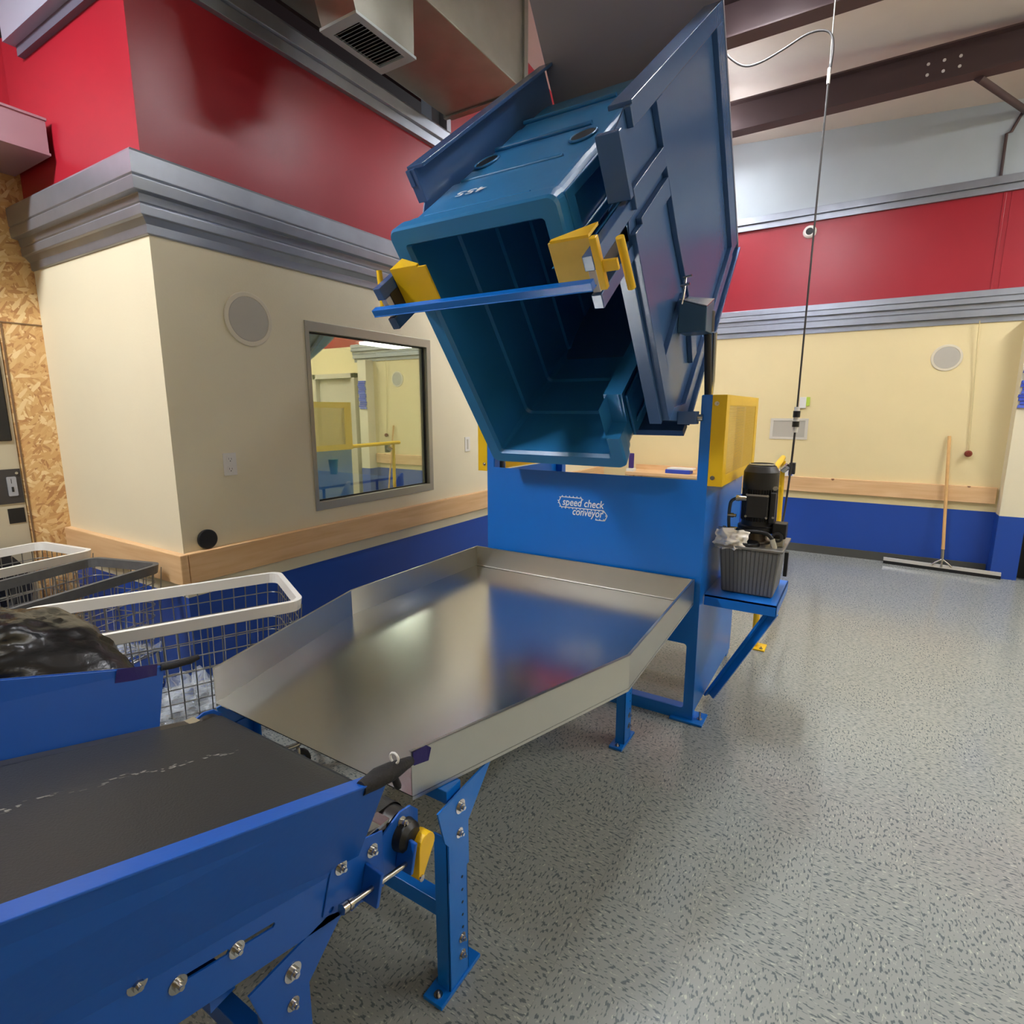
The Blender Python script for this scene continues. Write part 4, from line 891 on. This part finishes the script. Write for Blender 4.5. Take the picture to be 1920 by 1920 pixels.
MB().tube(smooth([(-.503, 2.955, 1.145), (-.53, 2.955, 1.12), (-.535, 2.96, 1.04), (-.53, 2.965, .97)]), .008, 8).build('cable', mat('cable_grey', (70, 74, 76), .5), t)
MB().lathe((MX, MYY, .917), (0, 0, 1), [(0, .075), (.006, .072), (.01, .05), (.05, .05), (.052, .088), (.062, .088), (.063, .05)], 32).build('bell_housing', mat('cast_warm', (150, 140, 126), .45, metal=.6), t)
MB().lathe((-.43, 2.93, .917), (0, 0, 1), [(0, .055), (.012, .055), (.016, .05), (.018, .0001)], 28).build('filler_cap', BLACK, t)
MB().cyl((-.58, 2.955, .985), (-.50, 2.955, .985), .007, n=10).cyl((-.56, 2.955, .985), (-.545, 2.955, .985), .012, n=6).cyl((-.525, 2.955, .985), (-.49, 2.955, .985), .012, n=8).cyl((-.54, 2.955, 1.055), (-.50, 2.955, 1.055), .008, n=8).cyl((-.527, 2.955, 1.055), (-.512, 2.955, 1.055), .012, n=6).build('fittings', CHROME, t)
MB().tube(smooth([(-.49, 2.945, .985), (-.45, 2.925, .985), (-.40, 2.92, .99), (-.35, 2.92, .985), (-.325, 2.92, .965), (-.318, 2.92, .945)]), .010, 10).build('pressure_hose', BLACK, t)
MB().cyl((-.322, 2.92, .96), (-.305, 2.92, .915), .013, .011, 10).build('hose_ferrule', mat('ferrule', (186, 182, 164), .4), t)
MB().box((-.335, 2.96, .917), (-.275, 3.06, .955)).build('valve_block', mat('valve_alloy', (170, 166, 150), .4, metal=.6), t, bevel=.003)
MB().box((-.33, 2.97, .955), (-.268, 3.05, 1.03)).build('solenoid', BLACK, t, bevel=.004)
MB().lathe((-.303, 2.965, .965), (0, -1, 0), [(0, .026), (.012, .026), (.014, .014)], 20).build('solenoid_cap', BLACKM, t)
# rag
def crumple(c, R, seed, amp, n=4, flat=1.0, sc=9):
    bm = bmesh.new(); bmesh.ops.create_icosphere(bm, subdivisions=n, radius=1)
    vs = []
    for v in bm.verts:
        p = v.co.copy(); q = p*sc*.35+Vector((seed, seed*2, 0))
        k = 1+amp*(noise.noise(q)+.6*abs(noise.noise(q*2.3))+.35*noise.noise(q*5))
        vs.append((c[0]+p.x*R[0]*k, c[1]+p.y*R[1]*k, c[2]+p.z*R[2]*k*flat))
    fs = [[v.index for v in f.verts] for f in bm.faces]; bm.free(); return vs, fs
def sheet(c, ax, ay, seed, amp, n=26, sc=5):
    ax, ay = Vector(ax), Vector(ay); nz = ax.cross(ay).normalized(); vs = []
    for i in range(n+1):
        for j in range(n+1):
            a, b = i/n*2-1, j/n*2-1; rr = 1-.25*abs(noise.noise(Vector((math.atan2(b, a)*1.5, seed, 0))))
            p = Vector(c)+ax*a*rr+ay*b*rr
            q = Vector((a*sc*.4, b*sc*.4, seed)); h = abs(noise.noise(q))*1.6+.6*noise.noise(q*2.4)-.4*(a*a+b*b)
            vs.append(p+nz*h*amp+ax*.15*noise.noise(q*1.7+Vector((9, 0, 0)))+ay*.15*noise.noise(q*1.7+Vector((0, 9, 0))))
    fs = [(i*(n+1)+j, (i+1)*(n+1)+j, (i+1)*(n+1)+j+1, i*(n+1)+j+1) for i in range(n) for j in range(n)]
    return vs, fs
vs, fs = sheet((-.505, 2.885, .945), (.085, .0, .0), (0, .015, .05), 3.1, .035, 26, 3)
mb = MB(); mb.add(vs, fs, True); vs, fs = sheet((-.53, 2.88, .95), (.05, -.02, .03), (-.02, .02, .035), 7.7, .03, 26, 3); mb.add(vs, fs, True)
mb.build('shop_rag', RAG, base=(-.505, 2.885, .917), label='crumpled off-white rag lying on the tank lid beside the motor', category='rag')

# ================================================================== YELLOW RAIL
t = thing('safety_railing', (-.53, 4.7, 0), 'yellow pipe safety railing standing behind the pump on the right', 'railing')
mb = MB().tube([(-.50, 3.92, 1.02), (-.50, 3.92, 1.09), (-.51, 4.0, 1.12), (-.585, 5.56, 1.15), (-.59, 5.66, 1.15)], .024, 12); mb.build('top_rail', YEL, t)
for x, y, h in ((-.48, 3.89, 1.06), (-.565, 5.56, 1.13)):
    p = MB().cyl((x, y, .01), (x-.01, y, h), .021, n=14).build('post', YEL, t)
    f = MB().box((x-.07, y-.06, 0), (x+.07, y+.06, .01)).build('foot_plate', YEL, p, bevel=.002)
    bolts([(x+.045, y-.035, .01), (x-.045, y-.035, .01)], (0, 0, 1), .007, .006, f)
MB().cyl((-.57, 5.53, 1.05), (-.53, 5.5, 1.09), .03, n=14).build('clamp', CHROME, t)
MB().box((-.52, 5.5, 1.02), (-.47, 5.56, 1.12)).build('limit_switch', BLACKM, t, bevel=.004)

# ================================================================== HANGING CABLE
t = thing('hanging_cable', (-.36, 4.0, 1.5), 'dark power cable hanging from the ceiling with black and white connectors', 'cable')
MB().tube([(-.375, 4.0, CZ(-.375, 4.0)), (-.355, 4.0, 3.9), (-.352, 4.0, 3.5)], .004, 6).build('support_wire', mat('wire_grey', (120, 116, 110), .5), t)
MB().tube([(-.352, 4.0, 3.52), (-.353, 4.0, 3.3), (-.357, 4.0, 2.6), (-.361, 4.0, 1.6)], .0055, 8).tube(smooth([(-.361, 4.0, 1.46), (-.368, 3.99, 1.15), (-.382, 3.95, .86), (-.39, 3.7, .74), (-.38, 3.4, .82), (-.33, 3.1, .93)]), .0065, 8).build('cord', mat('cord_dark', (52, 48, 46), .5), t)
MB().tube(smooth([(-.350, 4.0, 3.47), (-.344, 4.0, 3.598), (-.361, 4.0, 3.673), (-.412, 4.0, 3.707), (-.493, 4.0, 3.708), (-.602, 4.0, 3.67), (-.715, 4.0, 3.638), (-.805, 4.0, 3.638), (-.876, 4.0, 3.682), (-.937, 4.0, 3.751), (-1.024, 4.0, 3.889), (-1.07, 4.0, 4.2), (-1.08, 4.0, CZ(-1.08, 4.0))]), .0065, 8).build('swag_cord', mat('cord_dark', (52, 48, 46), .5), t)
MB().cyl((-.353, 4.0, 3.42), (-.353, 4.0, 3.5), .009, n=10).build('strain_relief', WHITEP, t)
mb = MB().cyl((-.361, 4, 1.44), (-.361, 4, 1.475), .015, n=14).cyl((-.361, 4, 1.51), (-.361, 4, 1.535), .017, n=14).cyl((-.361, 4, 1.575), (-.361, 4, 1.60), .016, n=14); mb.build('connector', WHITEP, t)
MB().cyl((-.361, 4, 1.475), (-.361, 4, 1.51), .021, n=14).cyl((-.361, 4, 1.535), (-.361, 4, 1.575), .021, n=14).build('connector', BLACK, t)

# ================================================================== WIRE CARTS
def cart(FR, ang, W_, L_, zt_, rimm, label, zb_=.34, nm='wire_cart'):
    t = thing(nm, (FR[0], FR[1], 0), label, 'cart', None)
    ex = Vector((-math.cos(ang), math.sin(ang), 0)); ey = Vector((-math.sin(ang), -math.cos(ang), 0))   # ex across to back, ey along away from FR
    def P(a, b, z, k=0):   # k inset
        a2 = a*(W_-2*k)+k; b2 = b*(L_-2*k)+k
        return Vector((FR[0], FR[1], z))+ex*a2+ey*b2
    def loop(z, k, r=.06, n=5):
        pts = [(p[0], p[1]) for p in rrect(k, k, W_-k, L_-k, r, n)]
        return [Vector((FR[0], FR[1], z))+ex*a+ey*b for a, b in pts]
    # rim: band of folded plastic
    o1, o2, i1, i2 = loop(zt_, .0), loop(zt_-.045, .006), loop(zt_, .022, .045), loop(zt_-.045, .026, .045)
    n = len(o1); mb = MB()
    for A, B in ((o2, o1), (o1, i1), (i1, i2), (i2, o2)): mb.add(A+B, [(k, (k+1) % n, n+(k+1) % n, n+k) for k in range(n)], False)
    mb.build('rim', rimm, t, bevel=.004)
    mb = MB(); H = zt_-zb_; kt, kb = .012, .045
    for i in range(8):
        f_ = i/7; mb.tube(loop(zb_+H*f_*.93, kb+(kt-kb)*f_), (.0027), 5, closed=True)
    nw, nl = int(W_/.05), int(L_/.05)
    for i in range(nw+1):
        a = i/nw
        mb.tube([P(a, 0, zt_-.02, kt), P(a, 0, zb_, kb), P(a, 1, zb_, kb), P(a, 1, zt_-.02, kt)], (.0027), 5)
    for i in range(nl+1):
        b_ = i/nl
        mb.tube([P(0, b_, zt_-.02, kt), P(0, b_, zb_, kb), P(1, b_, zb_, kb), P(1, b_, zt_-.02, kt)], (.0027), 5)
    mb.build('basket', WIRE, t)
    mb = MB(); mb.tube(loop(.14, .03), .011, 8, closed=True); mb.tube(loop(zb_-.008, .04), .007, 8, closed=True)
    for a in (0, 1):
        for b_ in (0, 1): mb.tube([P(a, b_, .14, .05), P(a, b_, zb_, .055)], .010, 8)
    mb.build('frame', CHROME, t)
    for a in (0, 1):
        for b_ in (0, 1):
            p = P(a, b_, .05, .06); w_ = MB().lathe(p-ex*.014, ex, [(0, .012), (0, .048), (.004, .05), (.024, .05), (.028, .048), (.028, .012)], 24).build('caster', mat('caster_tyre', (44, 44, 44), .6), t)
            MB().lathe(p-ex*.016, ex, [(0, .001), (0, .03), (.003, .033), (.029, .033), (.032, .03), (.032, .001)], 20).build('hub', CHROME, w_)
            MB().tube([p+ex*.02, p+ex*.02+Vector((0, 0, .06)), p+Vector((0, 0, .085)), p-ex*.02+Vector((0, 0, .06)), p-ex*.02], .006, 6).build('fork', CHROME, w_)
    return t
cart((-1.908, 1.432), math.atan2(.219, .467), .516, .976, .80, WHITEP, 'wire laundry cart with white rim nearest the steel tray')
cart((-3.01, 1.425), -.283, .48, .95, .80, GRIM, 'wire laundry cart with dark grey rim between two white-rimmed carts')
cart((-3.64, 1.369), -.15, .52, .95, .80, WHITEP, 'white-rimmed wire laundry cart farthest left near strand board wall')
# bag
mb = MB(); n = 60; vs = []; fs = []
def bagp(u, v):
    th = u*2*math.pi; ph = v*math.pi
    d = Vector((math.sin(ph)*math.cos(th), math.sin(ph)*math.sin(th), math.cos(ph)))
    k = 1+.16*noise.noise(d*1.7)+.10*abs(noise.noise(Vector((d.x*6, d.y*2.2, d.z*2.2))))-.06*abs(noise.noise(d*6))
    tip = max(0, d.dot(Vector((.80, .55, -.22)).normalized()))**7*.42
    return Vector((-2.18, .50, .80))+Vector((d.x*.24*k, d.y*.27*k, d.z*.19*k))+Vector((.66, .55, -.14))*tip*.55
for i in range(n+1):
    for j in range(n): vs.append(bagp(j/n, max(.002, min(.998, i/n))))
for i in range(n):
    for j in range(n): fs.append((i*n+j, i*n+(j+1) % n, (i+1)*n+(j+1) % n, (i+1)*n+j))
mb.add(vs, fs, True); mb.weld = True
mb.build('bin_bag', BAG, base=(-2.18, .5, .62), label='glossy black plastic bag heaped in the nearest white-rimmed cart', category='bag')
vs, fs = sheet((-2.25, 1.08, .40), (.17, .07, 0), (-.1, .26, 0), 5.2, .06, 30, 9)
MB().add(vs, fs, True).build('plastic_film', FILM, base=(-2.25, 1.08, .36), label='crumpled clear plastic film lying in the nearest white-rimmed cart', category='plastic film')
vs, fs = sheet((-2.98, 1.0, .42), (.16, .04, 0), (-.06, .28, 0), 8.4, .05, 26, 9)
MB().add(vs, fs, True).build('plastic_film', FILM, base=(-2.98, 1.0, .38), label='crumpled clear plastic film in the grey-rimmed cart', category='plastic film')

# ================================================================== DRYER
t = thing('tumble_dryer', (-4.6, .9, 0), 'coin operated dryer set in the strand board wall at far left', 'dryer')
dx = OX-.03
MB().box((-5.1, .51, .06), (dx, 1.278, 2.08)).build('cabinet', DRYM, t)
MB().box((dx, .62, 1.40), (dx+.012, 1.262, 1.90)).build('door_glass', DGLASS, t, bevel=.01)
MB().box((dx, .52, 1.03), (dx+.006, 1.276, 1.235)).build('coin_panel', mat('charcoal_panel', (58, 54, 52), .4), t)
cp = MB().plate(rrect(1.205, 1.075, 1.25, 1.19, .006), 'x', dx+.006, dx+.012).build('coin_plate', mat('coin_grey', (176, 180, 192), .3, metal=.6), t)
MB().box((dx+.012, 1.224, 1.15), (dx+.0125, 1.227, 1.178)).box((dx+.012, 1.222, 1.10), (dx+.016, 1.232, 1.13)).build('coin_slot', BLACK, cp)
MB().cyl((dx+.006, 1.255, 1.21), (dx+.014, 1.255, 1.21), .008, n=16).build('lock', CHROME, t)
MB().box((dx, 1.19, .91), (dx+.004, 1.268, 1.0)).build('lint_window', BLACK, t)
MB().lathe((dx, .93, .52), (1, 0, 0), [(0, .31), (.03, .31), (.035, .29), (.035, .23), (.02, .21)], 48).build('door_ring', BLACKM, t)
MB().lathe((dx, .93, .52), (1, 0, 0), [(.02, .215), (.03, .1), (.034, .0001)], 40).build('door_glass', DGLASS, t)

# ================================================================== OFFICE
t = thing('office_table', (-5.7, 4.9, 0), 'grey topped folding table in the room behind the viewing pane', 'table')
MB().box((-6.6, 4.15, .70), (-5.1, 5.3, .73)).build('top', OTAB, t, bevel=.004)
for x, y in ((-6.45, 4.3), (-5.25, 4.3), (-6.45, 5.15), (-5.25, 5.15)): MB().cyl((x, y, 0), (x, y, .70), .016, n=8).build('leg', GRIM, t)
t = thing('drink_cup', (-6.0, 5.1, .73), 'green tumbler with straw on the office table', 'cup')
MB().lathe((-6.0, 5.1, .73), (0, 0, 1), [(0, .001), (0, .045), (.2, .065), (.2, .001)], 20).build('body', GREENC, t)
MB().cyl((-6.0, 5.1, .92), (-6.04, 5.08, 1.05), .005, n=6).build('straw', WHITEP, t)
def chair(x, y, a, m_, label):
    t = thing('office_chair', (x, y, 0), label, 'chair')
    R = lambda p: Vector((x+p[0]*math.cos(a)-p[1]*math.sin(a), y+p[0]*math.sin(a)+p[1]*math.cos(a), p[2]))
    mb = MB(lambda *p: R(p)); mb.plate(rrect(-.22, -.22, .22, .22, .06), 'z', .43, .47); mb.build('seat', m_, t, bevel=.01)
    mb = MB(); vs = []
    for k in range(17):
        th = math.pi*k/16
        for z, w_ in ((.50, .24), (.72, .29), (.95, .28)): vs.append(R((w_*math.cos(th)*1.05, -.2-.08*math.sin(th), z if z < .9 else .80+.20*math.sin(th))))
    fs = [(k*3+j, (k+1)*3+j, (k+1)*3+j+1, k*3+j+1) for k in range(16) for j in range(2)]
    mb.add(vs, fs, True); o = mb.build('backrest', m_, t); s_ = o.modifiers.new('sol', 'SOLIDIFY'); s_.thickness = .02
    for p, q in (((-.19, -.19, .43), (-.22, -.22, 0)), ((.19, -.19, .43), (.22, -.22, 0)), ((-.19, .19, .43), (-.22, .22, 0)), ((.19, .19, .43), (.22, .22, 0))): MB().cyl(R(p), R(q), .012, n=8).build('leg', CHROME, t)
chair(-3.85, 3.72, 2.2, LBLUE, 'blue moulded chair in the room behind the viewing pane')
chair(-3.75, 2.98, 2.3, WHITEP, 'white moulded chair in room behind the viewing pane')
